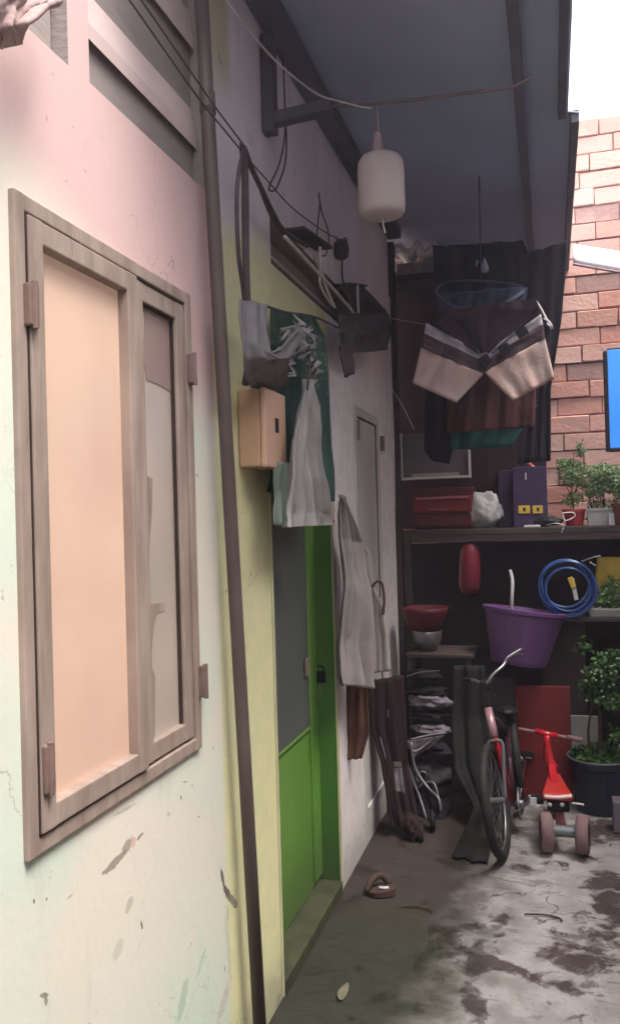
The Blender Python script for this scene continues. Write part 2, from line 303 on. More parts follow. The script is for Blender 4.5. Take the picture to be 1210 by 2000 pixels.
# ------------------------------------------------------------------ mesh building
def wloc(o):
    v = Vector((0, 0, 0))
    while o is not None: v += o.location; o = o.parent
    return v
class MB:
    def __init__(s): s.v = []; s.f = []; s.mi = []; s.cur = 0; s.attr = []; s.tint = 0.5; s.X = None
    def av(s, p):
        p = Vector(p); s.v.append(s.X @ p if s.X else p); s.attr.append(s.tint); return len(s.v)-1
    def af(s, *i): s.f.append(i); s.mi.append(s.cur)
    def box(s, lo, hi, ch=0.0, jit=0):
        x0, y0, z0 = lo; x1, y1, z1 = hi
        if ch <= 0:
            i = [s.av(p) for p in ((x0, y0, z0), (x1, y0, z0), (x1, y1, z0), (x0, y1, z0), (x0, y0, z1), (x1, y0, z1), (x1, y1, z1), (x0, y1, z1))]
            for q in ((0, 3, 2, 1), (4, 5, 6, 7), (0, 1, 5, 4), (1, 2, 6, 5), (2, 3, 7, 6), (3, 0, 4, 7)): s.af(*[i[k] for k in q])
            return
        import bmesh
        bm = bmesh.new(); bmesh.ops.create_cube(bm, size=1)
        for v in bm.verts: v.co = Vector((x0+(v.co.x+.5)*(x1-x0), y0+(v.co.y+.5)*(y1-y0), z0+(v.co.z+.5)*(z1-z0)))
        bmesh.ops.bevel(bm, geom=bm.edges[:]+bm.verts[:], offset=ch, segments=2, affect='EDGES', profile=.6)
        bm.verts.index_update(); k = {}
        for v in bm.verts:
            o = Vector((random.uniform(-jit, jit), random.uniform(-jit, jit), random.uniform(-jit, jit))) if jit else Vector()
            k[v.index] = s.av(v.co+o)
        for f in bm.faces: s.af(*[k[v.index] for v in f.verts])
        bm.free()
    def obox(s, a, b, wd, th, up=(0, 0, 1), ch=0.0):
        """a bar of rectangular section from a to b"""
        a, b = Vector(a), Vector(b); d = (b-a); L = d.length; d.normalize(); u = Vector(up)
        sd_ = d.cross(u).normalized(); u = sd_.cross(d)
        old = s.X; m = Matrix((( d.x, sd_.x, u.x, a.x), (d.y, sd_.y, u.y, a.y), (d.z, sd_.z, u.z, a.z), (0, 0, 0, 1)))
        s.X = (old @ m) if old else m
        s.box((0, -wd/2, -th/2), (L, wd/2, th/2), ch); s.X = old
    def tube(s, pts, r, n=8, smooth=0, caps=True):
        P = [Vector(p) for p in pts]
        if smooth and len(P) > 2:
            Q = []
            for i in range(len(P)-1):
                p0, p1, p2, p3 = P[max(i-1, 0)], P[i], P[i+1], P[min(i+2, len(P)-1)]
                for k in range(smooth):
                    u = k/smooth
                    Q.append(.5*((2*p1)+(p2-p0)*u+(2*p0-5*p1+4*p2-p3)*u*u+(3*p1-p0-3*p2+p3)*u**3))
            Q.append(P[-1]); P = Q
        rs = r if isinstance(r, (list, tuple)) else None
        up = None; rings = []
        for i, p in enumerate(P):
            d = (P[min(i+1, len(P)-1)]-P[max(i-1, 0)]).normalized()
            if up is None:
                up = Vector((0, 0, 1)) if abs(d.z) < .9 else Vector((1, 0, 0))
            sd_ = d.cross(up).normalized(); up = sd_.cross(d).normalized()
            rr = r if rs is None else rs[0]+(rs[1]-rs[0])*i/(len(P)-1)
            rings.append([s.av(p+(sd_*math.cos(2*math.pi*k/n)+up*math.sin(2*math.pi*k/n))*rr) for k in range(n)])
        for a, b in zip(rings, rings[1:]):
            for k in range(n): s.af(a[k], a[(k+1) % n], b[(k+1) % n], b[k])
        if caps: s.af(*rings[0][::-1]); s.af(*rings[-1])
    def lathe(s, prof, c=(0, 0, 0), axis=(0, 0, 1), n=24, sx=1, cap0=True, cap1=True):
        c = Vector(c); a = Vector(axis).normalized(); q = a.to_track_quat('Z', 'Y'); rings = []
        for r, h in prof:
            rings.append([s.av(c+q @ Vector((r*math.cos(2*math.pi*k/n)*sx, r*math.sin(2*math.pi*k/n), h))) for k in range(n)])
        for x, y in zip(rings, rings[1:]):
            for k in range(n): s.af(x[k], x[(k+1) % n], y[(k+1) % n], y[k])
        if cap0: s.af(*rings[0][::-1])
        if cap1: s.af(*rings[-1])
    def torus(s, c, axis, R, r, n=40, m=10):
        c = Vector(c); q = Vector(axis).normalized().to_track_quat('Z', 'Y'); rings = []
        for i in range(n):
            t_ = 2*math.pi*i/n
            rings.append([s.av(c+q @ Vector(((R+r*math.cos(2*math.pi*k/m))*math.cos(t_), (R+r*math.cos(2*math.pi*k/m))*math.sin(t_), r*math.sin(2*math.pi*k/m)))) for k in range(m)])
        for i in range(n):
            a, b = rings[i], rings[(i+1) % n]
            for k in range(m): s.af(a[k], a[(k+1) % m], b[(k+1) % m], b[k])
    def build(s, name, mats, parent=None, smooth=False, solid=0, origin=None, tints=False):
        me = bpy.data.meshes.new(name)
        if origin is None:
            if parent: origin = wloc(parent)
            else:
                xs = [v.x for v in s.v]; ys = [v.y for v in s.v]; zs = [v.z for v in s.v]
                origin = Vector(((min(xs)+max(xs))/2, (min(ys)+max(ys))/2, min(zs)))
        origin = Vector(origin)
        me.from_pydata([v-origin for v in s.v], [], s.f)
        ms = mats if isinstance(mats, (list, tuple)) else [mats]
        for m in ms: me.materials.append(m)
        me.polygons.foreach_set('material_index', s.mi)
        if smooth: me.polygons.foreach_set('use_smooth', [True]*len(s.f))
        if tints:
            at_ = me.attributes.new('tint', 'FLOAT', 'POINT'); at_.data.foreach_set('value', s.attr)
        me.validate(); me.update()
        import bmesh
        bm = bmesh.new(); bm.from_mesh(me); bmesh.ops.recalc_face_normals(bm, faces=bm.faces); bm.to_mesh(me); bm.free()
        o = bpy.data.objects.new(name, me); col.objects.link(o)
        if parent:
            o.parent = parent; o.location = origin-wloc(parent)
        else: o.location = origin
        if solid:
            so_ = o.modifiers.new('thickness', 'SOLIDIFY'); so_.thickness = solid; so_.offset = 0
        if smooth:
            try: me.shade_smooth_by_angle = None
            except Exception: pass
        return o
def tag(o, label=None, cat=None, group=None, kind=None):
    if label: o['label'] = label
    if cat: o['category'] = cat
    if group: o['group'] = group
    if kind: o['kind'] = kind
    return o
def thing(name, label, cat, loc, group=None):
    o = bpy.data.objects.new(name, None); col.objects.link(o); o.location = Vector(loc); o.empty_display_size = .1
    return tag(o, label, cat, group)
def lp(a, b, u): return Vector(a).lerp(Vector(b), u)
def sheet(rows, nu=24, nv=20, amp=.01, k=4, ph=0, nrm=None, rag=.0, mb=None, wob=.5):
    """cloth: rows = [(left point, right point), ...] from top to bottom; folds run down the cloth"""
    mb = mb or MB(); ids = []
    n = len(rows)-1
    for j in range(nv+1):
        f = j/nv*n; i = min(int(f), n-1); u = f-i
        u2 = u*u*(3-2*u)*.5+u*.5
        L = lp(rows[i][0], rows[i+1][0], u2); Rr = lp(rows[i][1], rows[i+1][1], u2)
        d = (Rr-L); N = nrm and Vector(nrm) or Vector((d.y, -d.x, 0)).normalized()
        row = []
        for q in range(nu+1):
            t_ = q/nu
            p = L+d*t_
            a_ = amp*(.35+.65*j/nv)
            w_ = math.sin(2*math.pi*k*t_+ph+wob*math.sin(3*j/nv+ph))+.45*math.sin(2*math.pi*k*2.3*t_+ph*2+1.7*j/nv)
            nn = mnoise.noise(Vector((t_*3+ph, j/nv*3, ph)))
            p = p+N*(a_*w_+amp*1.2*nn+amp*.45*mnoise.noise(Vector((t_*9+ph, j/nv*6, 5)))+amp*.2*mnoise.noise(Vector((t_*22, j/nv*14+ph, 9))))
            if rag and j in (0, nv): p.z += rag*mnoise.noise(Vector((t_*6, ph+j, 1)))
            row.append(mb.av(p))
        ids.append(row)
    for j in range(nv):
        for q in range(nu): mb.af(ids[j][q], ids[j][q+1], ids[j+1][q+1], ids[j+1][q])
    return mb
def leaves(mb, c, rad, n, size, squash=1.0):
    c = Vector(c)
    for _ in range(n):
        d = Vector((random.gauss(0, 1), random.gauss(0, 1), random.gauss(0, 1)*squash)); d.normalize()
        p = c+Vector((d.x*rad[0], d.y*rad[1], d.z*rad[2]))*(random.random()**.45)
        a = Vector((random.uniform(-1, 1), random.uniform(-1, 1), random.uniform(-.6, .8))).normalized()
        b = a.cross(Vector((random.uniform(-1, 1), random.uniform(-1, 1), random.uniform(-1, 1)))).normalized()
        s_ = size*random.uniform(.6, 1.3); mb.cur = random.choice((0, 0, 1))
        i = [mb.av(p), mb.av(p+a*s_*.5+b*s_*.32), mb.av(p+a*s_), mb.av(p+a*s_*.5-b*s_*.32)]
        mb.af(*i)
    mb.cur = 0

# ================================================================== SETTING
m = MB()
NX, NY = 40, 60
gx0, gx1, gy0, gy1 = -1.1, 1.25, -1.8, YB+.2
for j in range(NY+1):
    for i in range(NX+1):
        x = gx0+(gx1-gx0)*i/NX; y = gy0+(gy1-gy0)*j/NY
        z = .006*mnoise.noise(Vector((x*1.6, y*1.6, 0)))+.003*mnoise.noise(Vector((x*6, y*6, 3)))-.004
        m.av((x, y, z))
for j in range(NY):
    for i in range(NX):
        a = j*(NX+1)+i; m.af(a, a+1, a+NX+2, a+NX+1)
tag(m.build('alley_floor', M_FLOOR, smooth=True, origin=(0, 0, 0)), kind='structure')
m = MB(); m.av((-60, -60, -.02)); m.av((60, -60, -.02)); m.av((60, 60, -.02)); m.av((-60, 60, -.02)); m.af(0, 1, 2, 3)
tag(m.build('ground', mat('bare ground', (.16, .13, .10), (.22, .18, .15), .8, .9)), kind='structure')

# ---------------- house: one wall with real openings, windows, doors
house = thing('house', 'painted plaster house along the left side with brown window and green door', 'house', (XW, 2.5, 0))
TH = .16
WIN = (1.219, 1.935, .983, 2.138)
UPW = (1.493, 2.081, 2.470, 3.25)
UPW0 = (.60, 1.415, 2.464, 3.25)
DOOR = (2.553, 3.325, -.045, 2.15)
VENT = (2.63, 3.75, 2.43, 2.60)
PDOOR = (3.80, 4.36, .12, 2.10)
holes = [(WIN, .05), (UPW, .045), (UPW0, .045), (DOOR, .11), (VENT, .10), (PDOOR, .03)]
m = MB()
Y0, Y1, Z0, Z1 = -.6, 4.80, -.05, 3.42
ys = sorted({Y0, Y1, *[v for h, _ in holes for v in h[:2]]}); zs = sorted({Z0, Z1, *[v for h, _ in holes for v in h[2:]]})
def inhole(y, z):
    for k, (h, d) in enumerate(holes):
        if h[0] < y < h[1] and h[2] < z < h[3]: return k
    return -1
for a, b in zip(ys, ys[1:]):
    for c, d in zip(zs, zs[1:]):
        if inhole((a+b)/2, (c+d)/2) < 0:
            m.af(*[m.av(p) for p in ((XW, a, c), (XW, b, c), (XW, b, d), (XW, a, d))])
m.af(*[m.av(p) for p in ((XW-TH, Y0, Z0), (XW-TH, Y1, Z0), (XW-TH, Y1, Z1), (XW-TH, Y0, Z1))])
for (p, q) in (((Y0, Z0), (Y0, Z1)), ((Y1, Z0), (Y1, Z1)), ((Y0, Z1), (Y1, Z1))):
    m.af(*[m.av(v) for v in ((XW, *p), (XW, *q), (XW-TH, *q), (XW-TH, *p))])
for (h, dp) in holes:
    y0, y1, z0, z1 = h; xi = XW-dp
    m.cur = 1 if (h in (UPW, UPW0, VENT)) else 0
    m.af(*[m.av(v) for v in ((xi, y0, z0), (xi, y1, z0), (xi, y1, z1), (xi, y0, z1))])
    for (p, q) in (((y0, z0), (y1, z0)), ((y1, z0), (y1, z1)), ((y1, z1), (y0, z1)), ((y0, z1), (y0, z0))):
        m.af(*[m.av(v) for v in ((XW, *p), (XW, *q), (xi, *q), (xi, *p))])
m.cur = 0
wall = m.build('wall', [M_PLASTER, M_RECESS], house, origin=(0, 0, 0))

# main window: outer frame, two sashes, panes, hinges
y0, y1, z0, z1 = WIN
def frame_mb(y0, y1, z0, z1, wd, x0, x1, ch=.003):
    m = MB()
    m.box((x0, y0, z0), (x1, y0+wd, z1), ch); m.box((x0, y1-wd, z0), (x1, y1, z1), ch)
    m.box((x0+.0015, y0+wd, z1-wd), (x1-.0015, y1-wd, z1), ch); m.box((x0+.0015, y0+wd, z0), (x1-.0015, y1-wd, z0+wd), ch)
    return m
win = frame_mb(y0-.004, y1+.006, z0-.006, z1+.006, .03, XW-.03, XW+.012).build('window', M_WFRAME, house)
ymid = 1.645
sash = [(y0+.030, ymid, 'left'), (ymid+.005, y1-.028, 'right')]
m = frame_mb(y0+.029, ymid-.002, z0+.030, z1-.030, .042, XW-.026, XW+.018); m.build('sash', M_WFRAME, win)
m = frame_mb(ymid+.004, y1-.029, z0+.030, z1-.030, .042, XW-.030, XW+.006); m.build('sash', M_WFRAME, win)
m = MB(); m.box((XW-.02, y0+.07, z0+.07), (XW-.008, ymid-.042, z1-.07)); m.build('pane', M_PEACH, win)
m = MB(); m.box((XW-.026, ymid+.045, z0+.07), (XW-.014, y1-.07, z1-.07)); o = m.build('pane', M_FILM, win)
o['label'] = 'dull greyish pane with peeling film'
def poly_plate(pts, x0, th):       # outline on the wall plane given as photo points
    m = MB(); f = [m.av((x0, p.y, p.z)) for p in pts]; b = [m.av((x0-th, p.y, p.z)) for p in pts]
    m.af(*f); m.af(*b[::-1])
    for i in range(len(pts)): m.af(f[i], f[(i+1) % len(pts)], b[(i+1) % len(pts)], b[i])
    return m
pl = [W(x, y, -.013) for x, y in ((283, 612), (338, 640), (341, 770), (312, 752), (286, 742), (280, 700))]
poly_plate(pl, XW-.0125, .0015).build('film_patch', M_FILMD, win)
pl = [W(x, y, -.013) for x, y in ((288, 930), (298, 935), (296, 1005), (291, 1070), (292, 1180), (320, 1178), (321, 1192), (306, 1198), (299, 1228), (294, 1300), (303, 1320), (302, 1440), (291, 1440))]
poly_plate(pl, XW-.0125, .0015).build('film_patch', M_WFRAME, win)
m = MB()
m.box((XW-.012, y1-.074, z0+.075), (XW-.003, y1-.070, z1-.075)); m.box((XW-.012, ymid+.046, z1-.076), (XW-.003, y1-.074, z1-.072)); m.build('glazing_gap', M_GAP, win)
m = MB()
m.box((XW+.0055, ymid-.0018, z0+.035), (XW+.0125, ymid+.0035, z1-.035)); m.box((XW+.0, y0+.026, z0+.03), (XW+.0135, y0+.029, z1-.03)); m.box((XW, y0+.03, z1-.0295), (XW+.0135, y0+.2, z1-.026)); m.box((XW, y0+.03, z0+.026), (XW+.0135, y0+.10, z0+.0295))
m.build('joint', M_GAP, win)
for (x, y, h) in ((44, 598, .075), (362, 722, .075), (75, 1500, .085), (384, 1330, .08)):
    p = W(x, y); m = MB(); m.box((XW+.010, p.y-.014, p.z-h/2), (XW+.026, p.y+.014, p.z+h/2), .003)
    m.tube([(XW+.026, p.y, p.z-h/2-.004), (XW+.026, p.y, p.z+h/2+.004)], .006, 8); m.build('hinge', M_HINGE, win)
# louvre window high on the wall
up = MB()
up.box((XW-.043, 1.497, 2.50), (XW-.035, 2.077, 3.2)); up = up.build('louvre_window', M_RECESS, house)
def slat(y0, y1, z, parent, dz=.045, mt=M_SILL, out=.02):
    m = MB(); X = XW
    i = [m.av(p) for p in ((X-.034, y0, z+.115), (X-.034, y1, z+.115), (X-.034, y1, z+.09), (X-.034, y0, z+.09), (X-out, y0, z+dz), (X-out, y1, z+dz), (X-out, y1, z), (X-out, y0, z))]
    for q in ((0, 1, 5, 4), (3, 7, 6, 2), (4, 5, 6, 7), (0, 3, 2, 1), (0, 4, 7, 3), (1, 2, 6, 5)): m.af(*[i[k] for k in q])
    return m.build('slat', mt, parent)
for z in (2.585, 2.86, 3.1): slat(1.497, 2.077, z, up, .035)
up2 = MB(); up2.box((XW-.043, .605, 2.50), (XW-.035, 1.41, 3.2)); up2 = up2.build('louvre_window', M_RECESS, house)
for z in (2.62, 2.9): slat(.605, 1.41, z, up2, .03, M_RECESS)
# pilaster-like strip between the two high windows stays part of the wall; dark plate end by the pole
# green double door
dz0, dz1 = .05, DOOR[3]
XD = XW-.088
DG = W(619, 1400, -.088).y; DP = W(606, 1400, -.08).y; ZP = W(600, 1424, -.08).z
m = MB(); m.box((XD-.018, 2.556, dz0+.002), (XD, DG-.004, dz1-.03), .003)
door = m.build('door', M_GREEN, house)
m = MB(); m.box((XD, 2.57, ZP), (XD+.006, DP, 2.02), .002); m.build('door_panel', M_GREYP, door)
m = MB(); m.box((XD, DP+.006, dz0+.02), (XD+.010, DG-.010, dz1-.04), .003); m.build('stile', M_GREEN, door)
m = MB(); m.box((XD, 2.58, ZP-.012), (XD+.009, DP, ZP-.001), .002); m.build('rail_bead', M_GREEN, door)
m = MB(); m.box((XD-.02, DG-.0035, dz0+.01), (XD-.008, DG+.012, dz1-.04)); m.build('door_gap', M_GAP, house)
m = MB(); m.box((XD-.02, DG+.0125, dz0-.02), (XW-.003, 3.3235, dz1-.002), .003); m.build('door_jamb', M_GREEN_SHADE, house)
m = MB(); m.box((XD-.02, 2.556, 2.12), (XW-.003, DG+.012, 2.149), .003); m.build('door_head', M_GREEN_SHADE, house)
yj = DG+.0125
p = B(622, 1146, yj); m = MB(); m.box((p.x-.025, yj-.018, p.z-.018), (p.x+.022, yj-.0005, p.z+.018), .004); m.build('bolt', M_HINGE, door)
p = W(601, 1303, -.07); m = MB(); m.box((XD+.0105, p.y-.022, p.z-.035), (XD+.018, p.y+.022, p.z+.035), .003); m.build('hasp', mat('pale hasp', (.28, .20, .18), (.2, .15, .14), 20, .5), door)
p = B(624, 1310, yj-.02); m = MB(); m.box((p.x-.022, yj-.035, p.z-.05), (p.x+.028, yj-.012, p.z+.0), .006)
m.torus((p.x+.003, yj-.024, p.z+.004), (0, 1, 0), .018, .005, 20, 8); m.build('padlock', M_BLACK, door, smooth=False)
m = MB(); m.box((XD-.02, 2.555, -.02), (XW+.010, 3.32, .047), .006); m.build('threshold', mat('greenish threshold', (.06, .065, .03), (.04, .042, .025), 14, .7), house)
m = MB(); m.box((XW+.001, 3.3245, .0), (XW+.006, 3.340, 2.18), .002); m.box((XW+.001, 2.540, 0), (XW+.006, 2.552, 2.18), .002); m.build('door_trim', mat('pale yellow trim', (.62, .58, .36), (.5, .47, .3), 9, .6), house)
# pale door further along
y0, y1, z0, z1 = PDOOR
m = frame_mb(y0, y1, z0, z1, .045, XW-.02, XW+.006); pd = m.build('door', M_PALED, house); pd['label'] = 'pale painted door at the far end of the wall'
m = MB(); m.box((XW-.028, y0+.045, z0+.02), (XW-.006, y1-.052, z1-.05), .003); m.build('door_panel', M_PALED, pd)
m = MB(); m.box((XW-.02, y1-.051, z0+.03), (XW-.002, y1-.046, z1-.05)); m.box((XW-.02, y0+.05, z1-.0495), (XW-.002, y1-.052, z1-.0455)); m.build('door_gap', M_GAP, pd)
p = W(690, 840); m = MB(); m.box((XW+.02, p.y-.01, p.z-.05), (XW+.028, p.y+.012, p.z+.05), .003); m.build('hinge', M_HINGE, pd)
p = W(742, 866); m = MB(); m.box((XW+.001, p.y-.01, p.z-.04), (XW+.02, p.y+.03, p.z+.04), .004); m.build('switch', M_HINGE, house)
# stone-like skirting cement at the bottom of the far wall
# house corner post
m = MB(); m.box((XW-.15, 4.802, 0), (XW+.035, 4.86, 3.2), .004); m.build('corner_post', M_WOOD, house)
# vent over the door: frame and glass louvre
y0, y1, z0, z1 = VENT
v = MB(); v.box((XW-.095, y0+.01, z0+.01), (XW-.08, y1-.01, z1-.01)); v = v.build('vent', M_RECESS, house)
m = MB(); m.box((XW-.07, y0+.005, z0+.075), (XW-.055, y1-.005, z0+.088), .002); m.build('slat', M_SILL, v)

# ---------------- canopy roof
RX1, RZL, RZR = .15, 3.285, 3.06
can = thing('canopy_roof', 'dark bluish sloping roof over the alley fixed to the house wall, bright sky beyond its right edge', 'roof', (XW, 3.5, 3.2))
m = MB()
n = 44; rows_y = [1.55+(3.235-1.55)*j/30 for j in range(31)]+[3.2352+(YB+.02-3.2352)*j/36 for j in range(37)]; ids = []
for j, y in enumerate(rows_y):
    x1 = .105 if j < 31 else RX1-.005; r = []
    for i in range(n+1):
        x = XW-.25+(x1-XW+.25)*i/n; z = RZL+(RZR-RZL)*((x-XW)/(RX1-XW))
        r.append(m.av((x, y, z+.0022*math.sin(x*34)+.010*mnoise.noise(Vector((x*2, y*1.2, 0))))))
    ids.append(r)
for j in range(len(rows_y)-1):
    for i in range(n): m.af(ids[j][i], ids[j][i+1], ids[j+1][i+1], ids[j+1][i])
m.build('roof_sheet', [M_ROOF, M_ROOFN], can, smooth=True, solid=.006)
m = MB()
m.obox((RX1-.02, 3.24, RZR-.01), (RX1-.02, YB, RZR-.01), .03, .05, ch=.004)
m.obox((.083, 1.55, RZR+.005), (.083, 3.23, RZR+.005), .03, .05, ch=.004)
m.build('edge_beam', M_BEAM, can)
m = MB(); q = B(1030, 400, 4.2); m.obox((q.x, 1.6, RZR+.02), (q.x, YB, RZR+.02), .035, .05, ch=.004); m.build('purlin', mat('grey beam', (.13, .12, .15), (.1, .09, .12), 8, .6), can)
m = MB(); m.obox((XW+.045, 1.6, RZL-.045), (XW+.045, 4.8, RZL-.045), .08, .06, ch=.004); m.build('ledger', mat('dark ledger timber', (.085, .085, .105), (.11, .105, .125), 8, .6), can)
# bracket: upright plate and arm
pt, pb = W(498, 60, .02), W(506, 240, .02); pm = W(512, 222, .02)
yb_ = 2.60
m = MB(); m.box((XW+.001, yb_-.03, W(505, 250).z), (XW+.045, yb_+.02, RZL-.1), .006)
br = m.build('bracket', M_BEAM, can)
za = W(515, 212, .03).z
e1 = B(650, 208, yb_)
m = MB(); m.obox((XW+.045, yb_-.005, za), (e1.x, yb_-.005, e1.z+.0), .045, .04, ch=.004); m.build('arm', M_BEAM, br)
e2 = B(1000, 170, yb_)
m = MB(); m.tube([(e1.x, yb_, e1.z), (B(790, 196, yb_)), e2, e2+Vector((.06, 0, .02))], .005, 6); m.build('tie_rod', mat('reddish rod', (.18, .13, .15), rough=.6), can)

# ---------------- brick wall at the end (real bricks in courses)
bw = thing('brick_wall', 'bare red brick wall closing the alley, sunlit at the top right', 'wall', (.3, YB, 0))
m = MB(); m2 = MB()
ch_, bl = .105, .25; X0, X1 = -1.3, 1.9
ztop = 3.93; zoff = ztop-38*ch_
for r in range(-1, 38):
    z = zoff+r*ch_; x = X0-(.5*bl if r % 2 else 0)+random.uniform(-.02, .02)
    while x < X1:
        l_ = bl*random.uniform(.93, 1.06)
        if x > -1.0 or True:
            m.tint = random.random(); dx = random.uniform(-.004, .004); dy = random.uniform(-.006, .008)
            zz = z+random.uniform(-.003, .003)+(x-.2)*-.0
            m.box((x+.003, YB+dy, max(zz+.004, -.02)), (x+l_-.003, YB+.10, zz+ch_-.003+random.uniform(-.003, .002)), .005, .0022)
        x += l_
m.build('brick_courses', M_BRICK, bw, tints=True)
m2.box((X0-.1, YB+.016, -.05), (X1+.1, YB+.094, ztop-.012)); m2.build('mortar', M_MORTAR, bw)

# unseen walls added outside the frame to shade the alley
M_REND = mat('grey render', (.30, .25, .22), (.22, .18, .16), 3, .85, .3)
m = MB(); m.box((1.25, -1.75, -.05), (1.4, YB-.02, 3.7), .01)
nw = thing('shade_wall_right', 'unseen grey rendered wall added along the right side to shade the alley', 'wall', (1.3, 2, 0)); m.build('render_face', M_REND, nw)
m = MB(); m.box((-1.3, -1.95, -.05), (1.4, -1.8, 3.4), .01)
nw = thing('shade_wall_back', 'unseen grey rendered wall added behind the viewer to cut frontal light', 'wall', (0, -1.9, 0)); m.build('render_face', M_REND, nw)

# ================================================================== THINGS ON THE WALL
def single(mb, name, mats, label, cat, group=None, **k):
    return tag(mb.build(name, mats, None, **k), label, cat, group)
# brown pipe
m = MB(); a, b = W(390, -60, .05), W(509, 2040, .05); a2 = W(405, 215, .05)
m.tube([a, a2, lp(a2, b, .33)+Vector((0, 0, 0)), lp(a2, b, .66), b], .019, 12)
m.tube([W(404, 180, .05), W(406, 222, .05)], .0215, 12)
pp = thing('pole', 'tall thin brown pipe running up the house wall between window and green door', 'pole', (b.x, b.y, 0)); m.build('pipe', M_POLE, pp, smooth=True)
# tan box
yb0 = 2.28; yb1 = hit(558, 831, 0, B(519, 831, 2.28).x).y
bx = thing('fuse_box', 'tan plastic meter box on the wall between the brown pipe and the green curtain', 'fuse box', (XW, 2.5, 1.75))
zb0, zb1 = W(482, 908, .0).z, W(480, 757, .0).z
zz0, zz1 = B(515, 910, yb0).z, B(515, 757, yb0).z
xb = B(519, 830, yb0).x
m = MB(); m.box((XW+.002, yb0, zz0), (xb-.018, yb1, zz1), .006); m.build('case', M_BOX, bx)
m = MB(); m.box((xb-.017, yb0-.002, zz0-.002), (xb, yb1+.002, zz1+.003), .006); dd = m.build('door', M_BOXD, bx)
q = hit(540, 831, 0, xb); m = MB(); m.box((xb-.001, q.y-.014, q.z-.022), (xb+.003, q.y+.014, q.z+.022), .002); m.build('latch', M_BLACK, dd)
# twin overhead wires
for k, (pts, lab) in enumerate((([(245, -12), (385, 188), (432, 246), (476, 300)], 'upper dark wire of the pair slanting across the high louvre window'),
                                ([(268, -12), (392, 168), (430, 222), (480, 288)], 'lower dark wire of the pair slanting across the high louvre window'))):
    m = MB(); P = [W(x, y, .085) for x, y in pts]; m.tube(P, .0025, 6, 6)
    lab = ['dark wire across the high louvre window, the one reaching the pipe lower down', 'dark wire across the high louvre window, the one reaching the pipe higher up'][k]
    single(m, 'wire', M_CABLE, lab, 'wire')
# hanging cable bundle
m = MB()
top = W(474, 288, .09)
m.tube([W(474, 286, .09), W(478, 340, .09), W(479, 420, .085), W(480, 520, .08), W(484, 620, .075), W(486, 690, .07), W(479, 752, .06)], .0105, 10, 5)
m.tube([W(476, 290, .10), W(466, 340, .10), W(462, 400, .10), W(466, 500, .09), W(474, 560, .08), W(480, 620, .075)], .0065, 8, 5)
m.tube([W(478, 292, .08), W(492, 330, .08), W(512, 372, .07), W(535, 420, .06), W(556, 452, .05), W(600, 480, .04)], .0085, 8, 5)
m.tube([W(478, 296, .085), W(500, 350, .08), W(528, 420, .06), W(560, 464, .05), W(590, 486, .045)], .004, 8, 5)
m.torus(W(474, 290, .09), (1, .2, .3), .013, .006, 16, 8)
single(m, 'cable', M_CABLE, 'thick black cables bunched at a hook and hanging down to the tan box', 'cable', smooth=True)
m = MB(); m.tube([W(480, 305, .06), W(520, 350, .05), W(570, 405, .04), (W(630, 450, .03)), W(664, 468, .02)], .0025, 6, 6)
single(m, 'wire', M_CABLE, 'thin dark wire from the cable hook down to the small dark socket', 'wire')
m = MB(); m.tube([W(551, 90, .03), W(555, 180, .03), W(556, 260, .03), W(545, 320, .03), W(526, 362, .03), W(528, 372, .03), W(540, 366, .03), W(556, 320, .03), W(559, 270, .03), W(556, 225, .03)], .003, 6, 6)
single(m, 'wire', M_CABLE, 'loop of thin wire hanging on the wall below the roof bracket', 'wire')
m = MB(); m.tube([W(622, 376, .02), W(627, 410, .02), W(640, 450, .03), W(641, 480, .03), W(632, 500, .02), W(618, 480, .02), W(624, 400, .02)], .003, 6, 6)
single(m, 'wire', M_CABLE, 'short curled wire on the wall above the white rod rack', 'wire')
# pale cable sagging from the top
m = MB(); m.tube([B(430, -20, 1.9), B(470, 38, 2.0), B(530, 110, 2.2), B(580, 155, 2.35), B(625, 186, 2.5), B(665, 198, 2.58), B(700, 207, 2.59), B(726, 211, 2.59)], .0032, 6, 6)
single(m, 'cable', M_WIREL, 'pale cable sagging from the top of the picture to the end of the roof bracket', 'cable')
# dark socket on the wall with its cable
m = MB(); c = W(666, 487, .03); m.lathe([(.006, -.05), (.03, -.035), (.036, .0), (.030, .03), (.012, .045)], c, (0, 0, 1), 16)
m.tube([W(668, 510, .02), W(668, 540, .02), W(676, 575, .01)], .004, 6, 4); m.tube([W(655, 462, .02), c+Vector((0, 0, .03)), c+Vector((.02, 0, .05)), c+Vector((.03, 0, 0))], .004, 6, 4)
single(m, 'lamp_socket', M_CABLE, 'small dark bulb socket hanging on the wall right of the curled wire', 'socket', smooth=True)
# white rod rack under the vent
rk = thing('wall_rack', 'folding rack of pale rods fixed to the wall above the green curtain', 'drying rack', W(620, 560, .05))
M_ = M_RODW
for k, (pts, r) in enumerate((([(556, 462), (600, 510), (652, 566), (692, 613)], .006), ([(624, 482), (626, 520), (636, 560), (652, 598)], .006), ([(626, 482), (624, 550), (640, 585), (654, 600)], .0045), ([(697, 556), (698, 585), (700, 622)], .0065), ([(610, 496), (616, 510), (622, 522)], .004))):
    m = MB(); P = [W(x, y, .10-.01*k) for x, y in pts]; m.tube(P, r, 8, 4); m.build('rod', M_RODW, rk, smooth=True)
m = MB(); a = W(568, 447, .02); b = W(626, 486, .02); m.obox(a, b, .10, .012, ch=.002); m.build('mount_plate', M_DARKC, rk)
m = MB(); a = W(662, 556, .02); b = W(697, 560, .02); m.obox(a, b, .10, .012, ch=.002); m.build('mount_plate', M_DARKC, rk)
